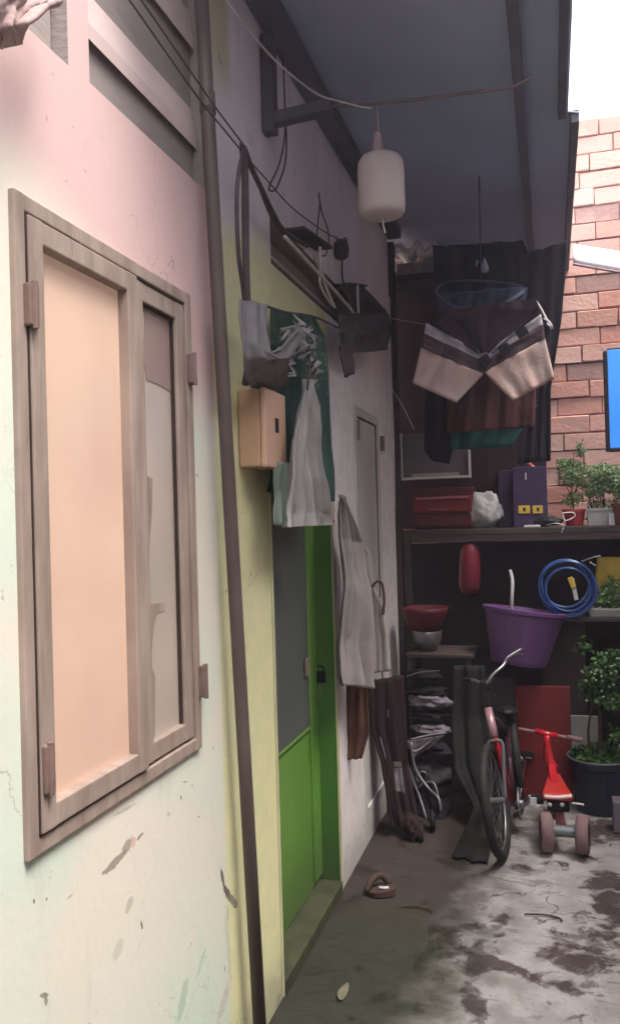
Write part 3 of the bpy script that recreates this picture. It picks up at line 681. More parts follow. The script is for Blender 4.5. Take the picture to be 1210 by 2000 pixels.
# dark cloths hung beside the rack
m = sheet([(W(658, 612, .09), B(750, 612, 4.0)), (W(660, 660, .09), B(756, 640, 4.0)), (W(664, 690, .09), B(750, 684, 4.0))], 30, 14, .022, 3, 1)
sheet([(W(660, 650, .095), W(690, 655, .12)), (W(664, 700, .095), W(690, 690, .12)), (W(672, 738, .095), W(691, 728, .12))], 10, 10, .012, 1.5, 2, mb=m)
single(m, 'dark_garment', M_DARKC, 'dark brown garment bundled on the wall rack right of the green curtain', 'garment', smooth=True, solid=.006)
m = sheet([(W(660, 556, .05), W(705, 556, .06)), (W(690, 600, .06), W(752, 604, .05)), (W(700, 640, .06), W(756, 636, .05))], 16, 12, .008, 1.5, 4)
single(m, 'dark_garment', M_DARKC, 'dark cloth draped on the wall directly above the bundled brown garment', 'garment', smooth=True, solid=.006)
# grey towel slung in front of the cables over the tan box
m = MB(); n1, n2 = 26, 16; ids = []
path = [(468, 585, 522, 598), (466, 640, 524, 650), (474, 690, 530, 690), (490, 735, 545, 700), (520, 750, 562, 690), (548, 742, 580, 672), (560, 700, 592, 655)]
rows = [(W(a, b, .08), W(c, d, .14)) for a, b, c, d in path[:4]]
m = sheet([(W(467, 584, .09), W(520, 596, .10)), (W(466, 620, .10), W(519, 640, .13)), (W(467, 660, .10), W(526, 690, .15)), (W(470, 700, .10), W(545, 700, .17)), (W(474, 735, .09), W(562, 698, .17)), (W(481, 750, .05), W(557, 745, .10)), (W(484, 757, .03), W(556, 760, .07))], 26, 26, .010, 2, .6)
sheet([(W(520, 692, .14), W(548, 700, .14)), (W(548, 680, .15), W(562, 700, .15)), (W(566, 655, .15), W(578, 678, .15)), (W(582, 640, .14), W(596, 656, .14))], 8, 12, .006, 1, 1.5, mb=m)
single(m, 'towel', M_GREYC, 'grey towel slung from the cables just above the tan box', 'towel', smooth=True, solid=.006)
# green curtain with gathered top, white lining
cu_ = thing('door_curtain', 'dark green printed curtain gathered over the green door with white lining showing', 'curtain', W(590, 800, .1))
m = sheet([(W(523, 599, .06), W(612, 618, .06)), (W(523, 640, .05), W(634, 655, .07)), (W(528, 720, .03), W(640, 720, .08)), (W(530, 800, .025), W(645, 800, .08)), (W(524, 900, .025), W(650, 900, .08)), (W(514, 962, .03), W(653, 980, .08))], 46, 34, .012, 5, .3)
m.build('curtain_cloth', M_CURT, cu_, smooth=True, solid=.003)
m = sheet([(W(596, 740, .13), W(606, 742, .13)), (W(580, 800, .13), W(618, 800, .13)), (W(572, 860, .13), W(626, 860, .13)), (W(566, 930, .13), W(632, 930, .13)), (W(558, 1000, .12), W(638, 1000, .12)), (W(553, 1030, .12), W(641, 1026, .12))], 60, 44, .017, 4, 2.0)
m.build('lining', M_WHITC, cu_, smooth=True, solid=.003)
m = sheet([(W(528, 900, .08), W(566, 905, .11)), (W(534, 960, .08), W(562, 965, .11)), (W(532, 1024, .08), W(556, 1030, .11))], 12, 12, .010, 2, 2.0)
m.build('lining', mat('greenish lining', (.22, .26, .21), (.17, .2, .16), 6, .95, trans=.1), cu_, smooth=True, solid=.003)
# crumpled knot of white fabric in the gather
def crumple(c, rad, n=5, amp=.45, seed=0, sq=(1, 1, 1)):
    mb = MB(); import bmesh
    bm = bmesh.new(); bmesh.ops.create_icosphere(bm, subdivisions=4, radius=1)
    for v in bm.verts:
        d = v.co.normalized(); q = 1+amp*(mnoise.noise(d*1.6+Vector((seed, 0, 0)))-.2*abs(mnoise.noise(d*4+Vector((0, seed, 0))))*3)+.12*mnoise.noise(d*9+Vector((seed, seed, 0)))
        v.co = Vector(c)+Vector((d.x*rad*sq[0], d.y*rad*sq[1], d.z*rad*sq[2]))*q
    for v in bm.verts: mb.av(v.co)
    for f in bm.faces: mb.af(*[v.index for v in f.verts])
    bm.free(); return mb
def ribbons(pts, wd, off, mt, parent, name='tie'):
    for k, (x, y, x2, y2) in enumerate(pts):
        m = MB(); a, b = W(x, y, off), W(x2, y2, off+.012); c = (a+b)/2+Vector((random.uniform(.01, .035), random.uniform(-.03, .03), random.uniform(-.02, .02)))
        d = (b-a).normalized().cross(Vector((1, 0, 0)))*wd
        sheet([(a-d, a+d), (c-d*1.3+Vector((.01, 0, 0)), c+d*.8), (b-d*.6, b+d)], 5, 8, .006, .8, k*1.3, mb=m)
        m.build(name, mt, parent, smooth=True, solid=.003)
rp_ = []
for _ in range(34):
    x = random.gauss(572, 15); y = random.gauss(655, 18)-.25*(x-572); an = random.uniform(-.9, 2.6); ln = random.uniform(14, 34)
    rp_.append((x, y, x+ln*math.cos(an)*.7, y+ln*math.sin(an)))
for _ in range(9):
    x = random.gauss(604, 5); y = random.gauss(715, 14); an = random.uniform(.6, 2.2); rp_.append((x, y, x+14*math.cos(an), y+22*math.sin(an)))
ribbons(rp_, .007, .105, M_WHITC, cu_)
m = MB(); m.tube([W(598, 655, .14), W(604, 690, .14), W(603, 730, .14), W(600, 760, .14)], .004, 6, 4); m.tube([W(521, 598, .08), W(560, 610, .09), W(612, 618, .08), W(660, 640, .04)], .004, 6, 5)
m.build('cord', M_CABLE, cu_)
m = MB(); m.tube([W(651, 982, .08), W(651, 1012, .08)], .002, 6); m.lathe([(.003, -.012), (.011, -.006), (.012, .004), (.004, .012)], W(648, 1018, .08), (0, 0, 1), 12); m.build('tassel', M_PINKF, cu_)
# pale laundry hanging past the door
m = sheet([(W(664, 966, .06), W(672, 972, .08)), (W(661, 1050, .06), B(700, 1060, 3.45)), (W(661, 1140, .06), B(716, 1150, 3.45)), (W(662, 1240, .06), B(724, 1250, 3.45)), (W(664, 1338, .06), B(724, 1345, 3.45))], 46, 48, .024, 2.4, .9)
single(m, 'hanging_trousers', M_PALEC, 'long pale trousers hanging beside the green door, reaching down over a brown cloth', 'trousers', smooth=True, solid=.005)
m = sheet([(B(690, 1050, 3.62), B(700, 1046, 3.62)), (B(688, 1090, 3.62), B(724, 1082, 3.62)), (B(700, 1130, 3.62), B(732, 1150, 3.62)), (B(716, 1186, 3.60), B(750, 1186, 3.62)), (B(722, 1250, 3.6), B(758, 1240, 3.62)), (B(724, 1316, 3.6), B(763, 1310, 3.62))], 34, 40, .007, 1.2, 2.4)
single(m, 'hanging_shirt', mat('beige laundry', (.33, .28, .25), (.28, .235, .21), 6, .95, .25, 80, spec=.08), 'pale beige shirt hanging just right of the long pale trousers', 'shirt', smooth=True, solid=.005)
m = MB(); m.tube([B(716, 1180, 3.6), B(724, 1150, 3.6), B(736, 1136, 3.6), B(746, 1142, 3.6), B(750, 1175, 3.6), B(747, 1200, 3.6)], .006, 8, 5)
single(m, 'shoulder_strap', M_BROWNC, 'thin brown strap looped over the top of the beige shirt', 'strap', smooth=True)
m = sheet([(B(700, 1320, 3.5), B(722, 1322, 3.5)), (B(668, 1350, 3.5), B(718, 1350, 3.5)), (B(664, 1420, 3.5), B(721, 1430, 3.5)), (B(666, 1485, 3.5), B(706, 1482, 3.5))], 20, 20, .010, 3, 1.1)
single(m, 'hanging_cloth', M_BROWNC, 'brown cloth hanging below the long pale trousers', 'cloth', smooth=True, solid=.005)
# pinkish cloth bundle in the top left corner
m = sheet([(W(-60, -60, .09), W(120, -50, .07)), (W(-50, -20, .10), W(122, 6, .08)), (W(-40, 20, .10), W(92, 16, .09)), (W(-30, 60, .08), W(46, 48, .09)), (W(-20, 90, .06), W(30, 88, .06))], 40, 26, .013, 2.2, 2.2)
single(m, 'cloth_bundle', mat('pinkish cloth', (.44, .32, .295), (.33, .235, .215), 8, .95, .3, 60, spec=.08), 'pinkish cloth bundled in the top left corner below the louvre window', 'cloth', smooth=True, solid=.008)

# hanging lamp
lc = B(744, 365, 2.62)
lm = thing('hanging_lamp', 'white cylindrical lamp with rounded edges hanging unlit under the canopy', 'lamp', lc)
Rl = .076; hl = .098
pr_ = [(Rl*.55, -hl), (Rl*.86, -hl*.95), (Rl*.98, -hl*.82), (Rl, -hl*.6), (Rl*1.0, hl*.55), (Rl*.97, hl*.8), (Rl*.85, hl*.96), (Rl*.5, hl*1.0)]
m = MB(); m.lathe(pr_, lc, (0, 0, 1), 36); m.build('lamp_shade', M_LAMP, lm, smooth=True)
m = MB(); nb = B(738, 303, 2.62); m.lathe([(.018, -.006), (.018, .04), (.013, .048), (.013, .07), (.004, .078)], nb, (0, 0, 1), 16); m.build('lamp_neck', M_LNECK, lm, smooth=True)
m = MB(); m.tube([B(739, 256, 2.62), B(737, 230, 2.62), B(736, 205, 2.61)], .003, 6); m.build('cord', M_LNECK, lm)
m = MB(); m.tube([B(747, 425, 2.62), B(748, 440, 2.62), B(752, 455, 2.62)], .003, 6); m.build('pull_cord', M_WIREL, lm)
# small light strip on far upper wall
m = MB(); m.tube([W(652, 262, .03), W(660, 290, .03), W(676, 312, .03)], .004, 6, 4); m.tube([W(655, 275, .02), W(680, 320, .03), W(695, 350, .02)], .009, 6, 4)
single(m, 'bundled_cable', M_BEAM, 'dark bundled cable at the junction of wall and roof left of the lamp', 'cable')

# ================================================================== BACK OF THE ALLEY
SF = 4.80                                  # front edge of the upper shelf
zs = B(1000, 1031, SF).z
sh = thing('shelf', 'long dark wooden shelf across the brick wall carrying boxes and potted plants', 'shelf', (-.2, SF, 0))
m = MB(); m.box((XW+.04, SF, zs-.035), (1.2, YB-.01, zs), .004); m.build('board', M_WOOD, sh)
m = MB(); m.box((XW+.042, SF+.004, 0), (XW+.085, SF+.05, zs-.036), .004); m.build('leg', M_WOOD, sh)
m = MB(); m.box((1.15, SF+.004, 0), (1.195, SF+.05, zs-.036), .004); m.build('leg', M_WOOD, sh)
m = MB(); m.box((XW+.086, SF+.002, zs-.075), (1.149, SF+.02, zs-.036), .003); m.build('apron', M_WOOD, sh)
# dark board left above shelf, widened to hide sunlit bricks behind it
m = MB(); a, b = B(768, 545, 5.1), B(1060, 1000, 5.1); m.box((XW-.3, 5.08, zs+.005), (-.02, 5.12, 3.1), .004)
single(m, 'plywood_sheet', M_PLY, 'dark maroon board widened over the brick wall to darken it behind the hanging clothes', 'board')
# strings on it
for (pts, lab) in (([(765, 760), (785, 790), (808, 838)], 'thin pale string slanting down to the white framed tray'), ([(766, 622), (800, 628), (836, 634)], 'thin pale string stretched level with the waistband of the striped shorts')):
    m = MB(); m.tube([B(x, y, 4.7) for x, y in pts], .0025, 6); single(m, 'string', M_WIREL, lab, 'string')
m = MB(); m.tube([W(760, 580, .05), W(762, 700, .05), W(768, 860, .05), W(770, 1000, .05)], .005, 6); single(m, 'rod', M_RODW, 'thin pale vertical rod at the far end of the house wall', 'rod')
# pale crumpled stuff and tray up on ledge
lg = thing('wall_ledge', 'dark ledge high at the far left end, carrying a crumpled pale sheet', 'ledge', B(820, 560, 5.0))
m = MB(); a, b = B(766, 545, 4.85), B(872, 530, 4.85); m.box((a.x, 4.85, a.z-.02), (b.x, 5.08, a.z+.02), .003); m.build('ledge_board', M_WOOD, lg)
ztp = a.z+.02
m = MB(); m.box((a.x+.02, 4.87, ztp), (a.x+.30, 5.0, ztp+.075), .006); m.box((a.x+.31, 4.9, ztp+.03), (a.x+.33, 4.96, ztp+.10))
single(m, 'tray', mat('greyish tray', (.36, .31, .32), (.25, .2, .2), 14, .6), 'greyish flat tray lying on the high ledge under the crumpled sheet', 'tray')
m = MB(); nn_ = 22; ids = []
for j in range(9):
    r = []
    for i in range(nn_+1):
        x = a.x+.0+.36*i/nn_; y = 4.86+.14*j/8
        z = ztp+.15+.06*mnoise.noise(Vector((i*.35, j*.4, 2)))-.05*(i/nn_)**2+.03*math.sin(i*.9)
        r.append(m.av((x, y, max(z, ztp+.079))))
    ids.append(r)
for j in range(8):
    for i in range(nn_): m.af(ids[j][i], ids[j][i+1], ids[j+1][i+1], ids[j+1][i])
single(m, 'crumpled_sheet', M_PAPER, 'crumpled white sheet lying on the greyish tray high at the far left', 'plastic sheet', smooth=True, solid=.03)

# hanging clothes in the middle
hy = 3.9
cd = thing('sock_hanger', 'dark plastic ring hanger holding the hung clothes under the canopy', 'hanger', B(945, 560, hy))
m = MB(); c = B(940, 545, hy); m.tube([B(850, 568, hy), B(868, 590, hy-.1), B(905, 606, hy-.14), B(950, 608, hy-.15), B(990, 592, hy-.12), B(1022, 568, hy-.04), B(1000, 555, hy+.1), B(930, 548, hy+.14), B(870, 552, hy+.1), B(850, 568, hy)], .006, 8, 5); m.build('ring', mat('navy plastic', (.03, .04, .075), (.05, .06, .1), 10, .4), cd, smooth=True)
m = MB(); m.tube([B(940, 545, hy), B(938, 500, hy), B(934, 300, hy), (B(934, 300, hy).x, hy, 3.07)], .003, 6); m.build('hook', M_CABLE, cd)
m = MB(); m.lathe([(.001, .05), (.008, .03), (.016, .005), (.016, -.012), (.006, -.022)], B(946, 524, hy-.15), (0, 0, 1), 14); m.tube([B(932, 508, hy-.15), B(929, 520, hy-.15)], .004, 6); m.build('clip', mat('grey clip', (.22, .23, .3), rough=.4), cd, smooth=True)
# dark jeans with waistband
m = sheet([(B(860, 572, 3.86), B(1030, 560, 3.86)), (B(856, 610, 3.84), B(1020, 610, 3.84)), (B(862, 660, 3.84), B(1010, 650, 3.84)), (B(880, 715, 3.86), B(1000, 700, 3.86))], 36, 16, .020, 3.5, 1.7)
m.cur = 0; jn = m.build('dark_jeans', [M_DENIM], None, smooth=True, solid=.006); tag(jn, 'dark navy trousers with a curved waistband hanging above and behind the striped shorts', 'trousers')
m = MB(); m.tube([B(852, 570, 3.80), B(880, 595, 3.72), B(930, 604, 3.68), B(960, 603, 3.69), B(1000, 582, 3.74), B(1022, 566, 3.80)], .004, 6, 6)
m.tube([B(900, 632, 3.76), B(930, 641, 3.74), B(970, 640, 3.74), B(985, 632, 3.75)], .0045, 6, 5); m.build('seam', mat('greyish seam', (.10, .105, .16), rough=.9), jn)
# striped shorts: two flared legs hanging, each leg with three bands as one garment mesh
ys_ = 3.66
m = MB()
def leg(outer, inner, ph, flip):
    for k, mi in ((0, 1), (1, 2), (2, 0)):
        m.cur = mi; rows = []
        for q in (k, k+1):
            o_, i_ = B(*outer[q], ys_), B(*inner[q], ys_); rows.append((o_, i_) if not flip else (i_, o_))
        for dy, p_ in ((0, ph), (.022, ph+1)):
            sheet([(l+Vector((0, dy, 0)), r+Vector((0, dy, 0))) for l, r in rows], 22, 8, .008, 2, p_, nrm=(0, -1, 0), mb=m, wob=0)
leg([(832, 630), (828, 652), (822, 678), (806, 748)], [(945, 690), (945, 706), (943, 730), (890, 786)], .4, 0)
leg([(1056, 614), (1060, 634), (1064, 660), (1082, 738)], [(945, 690), (945, 706), (945, 726), (1000, 782)], 1.9, 1)
m.cur = 3
sheet([(B(868, 606, ys_), B(1046, 582, ys_)), (B(848, 634, ys_), B(1054, 606, ys_)), (B(930, 690, ys_), B(960, 690, ys_))], 26, 12, .012, 3, .2, nrm=(0, -1, 0), mb=m)
m.cur = 2
shorts = m.build('shorts', [M_CREAMC, M_STRIPW, M_STRIPG, mat('dark plum cloth', (.026, .016, .022), (.04, .024, .03), 8, .95, .2, 80, spec=.08)], None, smooth=True, solid=.004)
tag(shorts, 'cream flared shorts with pale and grey brown stripes hanging upside down from the ring hanger', 'shorts')
for (x, y) in ((1018, 648), (985, 682), (946, 704), (1035, 596)):
    m = MB(); p = B(x, y, ys_-.022); d = (B(x+20, y-13, ys_-.022)-p).normalized(); m.obox(p-d*.024, p+d*.024, .004, .045, up=(0, 0, 1)); m.build('printed_square', M_BLKC, shorts)
# coat-hanger rod at right
m = MB(); m.tube([B(1044, 584, 3.7), B(1058, 606, 3.68), B(1076, 642, 3.66)], .004, 6, 4); m.tube([B(1062, 622, 3.66), B(1072, 628, 3.64), B(1078, 640, 3.64), B(1068, 632, 3.66)], .004, 6, 3)
single(m, 'clothes_peg', M_RODW, 'pale clothes peg and wire at the right hip of the striped shorts', 'clothes peg')
m = sheet([(B(890, 690, 4.0), B(1040, 690, 4.0)), (B(880, 760, 4.0), B(1046, 760, 4.0)), (B(872, 846, 4.0), B(1044, 834, 4.0))], 36, 20, .013, 4, 3.1)
single(m, 'maroon_towel', M_MAROON, 'maroon towel hanging behind the striped shorts', 'towel', smooth=True, solid=.005)
m = sheet([(B(880, 800, 4.1), B(1050, 790, 4.1)), (B(880, 878, 4.1), B(1000, 872, 4.1))], 30, 10, .012, 4, .1)
single(m, 'teal_towel', M_TEAL, 'teal towel whose lower edge shows below the maroon towel', 'towel', smooth=True, solid=.005)
m = sheet([(B(1010, 500, 4.25), B(1108, 470, 4.25)), (B(1020, 640, 4.25), B(1096, 620, 4.25)), (B(1030, 760, 4.25), B(1074, 760, 4.25)), (B(1010, 906, 4.25), B(1074, 900, 4.25))], 20, 24, .016, 3, .9)
single(m, 'black_garment', M_BLKC, 'long black garment hanging right of the striped shorts against the bricks', 'garment', smooth=True, solid=.006)
m = sheet([(B(836, 740, 4.1), B(872, 745, 4.1)), (B(832, 800, 4.1), B(874, 810, 4.1)), (B(830, 880, 4.1), B(882, 880, 4.1)), (B(846, 900, 4.1), B(876, 905, 4.1))], 12, 18, .02, 2, .5)
single(m, 'black_sleeve', M_BLKC, 'black sleeve-like cloth hanging left of the maroon towel over the white tray', 'garment', smooth=True, solid=.01)
m = sheet([(B(845, 480, 4.3), B(1020, 470, 4.3)), (B(850, 560, 4.3), B(1050, 540, 4.3)), (B(870, 700, 4.3), B(1050, 690, 4.3))], 30, 16, .02, 4, 1.2)
single(m, 'shade_sheet', mat('navy shade stand-in', (.02, .021, .034), (.028, .028, .042), 8, .95), 'large dark navy sheet added for the shaded back wall behind the ring hanger', 'sheet', smooth=True, solid=.006)  # dark cloth stands in for shade on the wall behind

# on the shelf, left to right
ZS = zs+.001
def onshelf(x, Y): v = B(x, 1000, Y); return v.x
tr = thing('storage_tray', 'grey tray with a pale rim propped upright above the red box', 'tray', B(845, 940, 4.9))
a, b = B(781, 938, 4.88), B(916, 838, 4.88)
m = MB(); m.box((a.x+.015, 4.90, a.z+.015), (b.x-.012, 4.915, b.z-.005), .002); m.build('tray_back', mat('grey tray face', (.15, .125, .125), (.11, .09, .09), 4, .6), tr)
m = MB(); m.box((a.x, 4.87, a.z), (b.x, 4.92, a.z+.014), .003); m.box((a.x, 4.87, a.z+.014), (a.x+.014, 4.92, b.z), .003); m.box((b.x-.012, 4.87, a.z+.014), (b.x, 4.92, b.z-.12), .003)
m.build('rim', M_WHITE, tr)
m = MB(); m.box((a.x+.07, 4.88, a.z+.016), (b.x-.07, 4.898, a.z+.034), .003); single(m, 'ruler', mat('pale stick', (.42, .36, .3), rough=.6), 'pale flat stick lying along the inside of the propped grey tray', 'stick')
rb = thing('red_box', 'dark red plastic box with drawer fronts on the left end of the shelf', 'box', B(865, 1020, 4.85))
a, b = B(808, 1022, 4.86), B(922, 942, 4.86)
m = MB(); m.box((a.x, 4.86, ZS), (b.x, 5.07, a.z+.205), .008); m.build('body', M_REDD, rb)
m = MB(); m.box((a.x+.01, 4.848, ZS+.015), (b.x-.01, 4.859, ZS+.085), .004); m.build('drawer', M_REDD, rb)
m = MB(); m.box((a.x+.006, 4.84, ZS+.10), (b.x-.006, 4.859, ZS+.195), .006); dr = m.build('drawer', M_REDB, rb)
m = MB(); m.box((a.x+.02, 4.832, ZS+.178), (b.x-.02, 4.842, ZS+.19), .002); m.box((a.x+.1, 4.832, ZS+.115), (a.x+.2, 4.84, ZS+.120), .002); m.build('handle', mat('pinkish red edge', (.40, .13, .14), rough=.4), dr)
c = B(936, 990, 4.82); m = crumple((c.x+.012, 4.90, ZS+.100), .118, seed=5, sq=(.92, .5, 1.0), amp=.36)
for i, v_ in enumerate(m.v):
    if v_.z < ZS+.002: m.v[i] = Vector((v_.x, v_.y, ZS+.002))
single(m, 'plastic_bag', M_BAG, 'crumpled white plastic bag on the shelf between the red box and the purple carton', 'plastic bag', smooth=True)
pb_ = thing('purple_carton', 'tall purple carton with two yellow labels on the shelf', 'box', B(1020, 1025, 4.9))
a, b = B(1003, 1022, 4.86), B(1066, 910, 4.86); a0 = B(974, 1020, 4.9)
m = MB(); m.box((a.x, 4.86, ZS), (b.x, 5.08, b.z), .004); m.build('carton', M_PURBOX, pb_)
m = MB(); m.box((a0.x-.0, 4.93, ZS), (a.x-.002, 5.10, b.z-.01), .004); m.build('carton_side', mat('deep purple card', (.045, .025, .06), (.032, .018, .045), 6, .6), pb_)
for x0_, x1_ in ((1012, 1034), (1040, 1059)):
    p, q = B(x0_, 1003, 4.858), B(x1_, 987, 4.858); m = MB(); m.box((p.x, 4.855, p.z), (q.x, 4.8595, q.z), .001); lb = m.build('label', M_YEL, pb_)
    m = MB(); cx = (p.x+q.x)/2; m.box((cx-.006, 4.8535, p.z+.012), (cx+.008, 4.8548, q.z-.012)); m.build('mark', M_BLACK, lb)
m = MB(); p = B(1026, 930, 4.858); m.box((p.x-.003, 4.856, p.z-.02), (p.x+.003, 4.8595, p.z+.02)); m.build('glint_strip', M_WHITE, pb_)
m = MB(); 
for (x, y, r_) in ((1028, 902, .014), (1033, 907, .012), (1040, 912, .012)):
    p = B(x, y, 4.95); m.lathe([(.002, -r_), (r_, -r_*.4), (r_, r_*.4), (.002, r_)], p, (.3, 0, 1), 12)
m.tube([B(1030, 900, 4.95), B(1044, 917, 4.93)], .007, 8)
single(m, 'red_toy', mat('pale red plastic', (.62, .16, .13), (.5, .1, .1), 12, .4), 'small pinkish red plastic piece resting on top of the purple carton', 'toy', smooth=True)
p = B(1040, 1027, SF); m = MB(); m.box((B(1023, 1027, SF+.02).x, SF+.008, ZS), (B(1054, 1027, SF+.02).x, SF+.05, ZS+.012), .002); single(m, 'white_strip', M_WHITE, 'small flat white bar at the shelf edge below the purple carton', 'bar')
m = crumple((B(1072, 1015, 4.86).x, 4.86, ZS+.028), .04, seed=11, sq=(1.9, .9, .7), amp=.3); single(m, 'black_pouch', M_BLACK, 'black pouch on the shelf between the purple carton and the red pot', 'pouch', smooth=True)
m = MB(); m.tube([B(1065, 1026, 4.81), B(1085, 1022, 4.81), B(1100, 1027, 4.81), B(1097, 1036, 4.79)], .003, 6, 4); p = B(1096, 1041, 4.79); m.lathe([(.002, -.009), (.009, -.004), (.009, .004), (.002, .009)], p, (0, 0, 1), 12)
single(m, 'key_cord', M_METAL, 'thin cord with a round metal end dangling over the shelf edge', 'cord')
# potted plants on the shelf
def pot_mb(c, r0, r1, h, n=28, rim=.008, sx=1):
    m = MB(); m.lathe([(r0*.2, .001), (r0, .001), (r1, h-.012), (r1+rim, h-.011), (r1+rim, h), (r1-.004, h), (r1-.012, h-.03), (.005, h-.03)], c, (0, 0, 1), n, sx=sx, cap0=True, cap1=True); return m
def plant(name, label, base, pots, stems, crowns, mats, size, group='potted plants on the shelf'):
    r = thing(name, label, 'plant', base, group)
    for args, mt in pots:
        m = pot_mb(*args); po = m.build('pot', mt, r, smooth=False)
        c, r0, r1, h = args[:4]; m = MB(); m.lathe([(r1-.010, 0), (r1*.5, .008), (.004, .01)], Vector(c)+Vector((0, 0, h-.028)), (0, 0, 1), 16); m.build('soil', M_SOIL, r)
    m = MB()
    for pts, rr in stems: m.tube(pts, rr, 6, 4)
    m.build('stem', M_STEM, r, smooth=True)
    m = MB()
    for c, rad, n in crowns: leaves(m, c, rad, n, size)
    m.build('foliage', mats, r)
    return r
c1_ = Vector((B(1121, 1020, 4.93).x, 4.90, ZS))
pk = plant('potted_plant', 'small leafy plant in a red pot with a sprig reaching highest on the shelf', c1_, [((c1_, .045, .06, .095), M_POTR)],
    [([c1_+Vector((0, 0, .07)), c1_+Vector((-.01, 0, .2)), c1_+Vector((.01, 0, .42))], (.006, .002)), ([c1_+Vector((0, 0, .15)), c1_+Vector((-.05, 0, .25))], (.004, .002)), ([c1_+Vector((0, 0, .18)), c1_+Vector((.05, 0, .28))], (.004, .002))],
    [(B(1118, 925, 4.9), (.085, .08, .08), 1000), (B(1134, 878, 4.9), (.028, .03, .05), 160), (B(1120, 975, 4.9), (.07, .07, .045), 300), (B(1100, 905, 4.9), (.05, .05, .04), 160)], [M_LEAF, M_LEAFP], .017)
m = MB(); q = c1_+Vector((-.03, -.068, .055)); m.tube([q+Vector((-.035, 0, .02)), q+Vector((.02, -.004, .022)), q+Vector((.03, -.004, .0)), q+Vector((-.02, -.004, -.022)), q+Vector((-.035, 0, .02))], .004, 6, 4); m.build('pot_emblem', M_WHITE, pk)
c2_ = Vector((B(1172, 1020, 4.93).x, 4.92, ZS))
def boxpot(c, w2, d2, h, mt, parent):
    m = MB(); x, y, z = c; i = []
    for (sx_, zz_, k) in ((.86, 0, 1), (1, h, 1), (1.07, h, 1), (1.07, h+.012, 1), (.93, h+.012, 1), (.9, h-.02, 1)):
        i.append([m.av((x+a*w2*sx_, y+b*d2*sx_, z+zz_)) for a, b in ((-1, -1), (1, -1), (1, 1), (-1, 1))])
    for a, b in zip(i, i[1:]):
        for k in range(4): m.af(a[k], a[(k+1) % 4], b[(k+1) % 4], b[k])
    m.af(*i[0][::-1]); m.af(*i[-1]); return m.build('pot', mt, parent)
r = thing('potted_plant', 'bushy pale leaved plant in an off-white rectangular planter at the right of the shelf', 'plant', c2_, 'potted plants on the shelf')
boxpot(c2_, .075, .06, .085, M_POTW, r)
m = MB()
for k in range(7):
    a = c2_+Vector((random.uniform(-.05, .05), random.uniform(-.03, .03), .07)); m.tube([a, a+Vector((random.uniform(-.04, .04), 0, .1)), a+Vector((random.uniform(-.08, .08), 0, .22))], (.005, .002), 6, 3)
m.build('stem', M_STEM, r)
m = MB()
for c, rad, n in ((B(1175, 925, 4.9), (.10, .1, .06), 1300), (B(1160, 955, 4.88), (.07, .07, .055), 650), (B(1200, 945, 4.9), (.08, .08, .065), 800), (B(1175, 985, 4.9), (.09, .06, .035), 200), (B(1215, 960, 4.92), (.06, .06, .05), 250)): leaves(m, c, rad, n, .018)
m.build('foliage', [M_LEAFP, M_LEAF], r)
c3_ = Vector((B(1222, 1020, 4.9).x, 4.86, ZS))
r = thing('potted_plant', 'terracotta pot cut by the right edge of the picture on the shelf', 'plant', c3_, 'potted plants on the shelf')
m = pot_mb(c3_, .06, .075, .12); m.build('pot', M_TERRA, r); m = MB(); leaves(m, c3_+Vector((0, 0, .2)), (.08, .08, .08), 350, .02); m.build('foliage', [M_LEAF, M_LEAFP], r)
m = MB(); p = B(1193, 1018, 4.85); m.box((p.x-.014, 4.83, ZS), (p.x+.016, 4.85, ZS+.07), .003); single(m, 'white_tile', M_WHITE, 'small upright white card between the off-white planter and the terracotta pot', 'card')

# blue sign panel and white awning at the right
pz0, pz1 = B(1192, 880, 4.3), B(1180, 682, 4.3)
sg = thing('blue_panel', 'bright blue panel in a black frame cut by the right edge of the picture', 'sign', (pz0.x+.25, 4.3, pz0.z))
xl = pz1.x+.012
m = MB(); m.box((xl, 4.30, pz0.z+.012), (xl+.50, 4.315, pz1.z-.004), .004); m.build('face', M_BLUE, sg)
m = MB(); m.box((xl-.02, 4.298, pz0.z-.004), (xl-.001, 4.335, pz1.z-.008), .004); m.box((xl-.001, 4.298, pz0.z-.006), (xl+.52, 4.335, pz0.z+.010), .004); m.box((xl-.001, 4.317, pz1.z-.003), (xl+.52, 4.335, pz1.z+.006), .003)
m.build('frame', M_BLACK, sg)
m = MB(); m.box((xl+.3, 4.318, pz0.z+.1), (xl+.34, YB, pz0.z+.13)); m.build('mount', M_BEAM, sg)
m = MB(); ids = []
for j in range(9):
    r = []
    for i in range(21):
        u = i/20; v = j/8
        top_ = B(1118+u*180, 477+u*28, 4.9); bot = B(1118+u*180, 512+u*22+8*math.sin(u*1.2), 4.75)
        q = top_.lerp(bot, v); q.y -= .05*math.sin(v*3.14); r.append(m.av(q))
    ids.append(r)
for j in range(8):
    for i in range(20): m.af(ids[j][i], ids[j][i+1], ids[j+1][i+1], ids[j+1][i])
aw = single(m, 'awning_sheet', M_SHADE, 'curved white awning sheet jutting from the brick wall at the right edge', 'awning', smooth=True, solid=.006)
m = MB(); m.tube([B(1118+u*180/6, 516+u*22/6+8*math.sin(u*.2), 4.74) for u in range(7)], .006, 8, 3); m.build('rim', M_GREYB, aw, smooth=True)

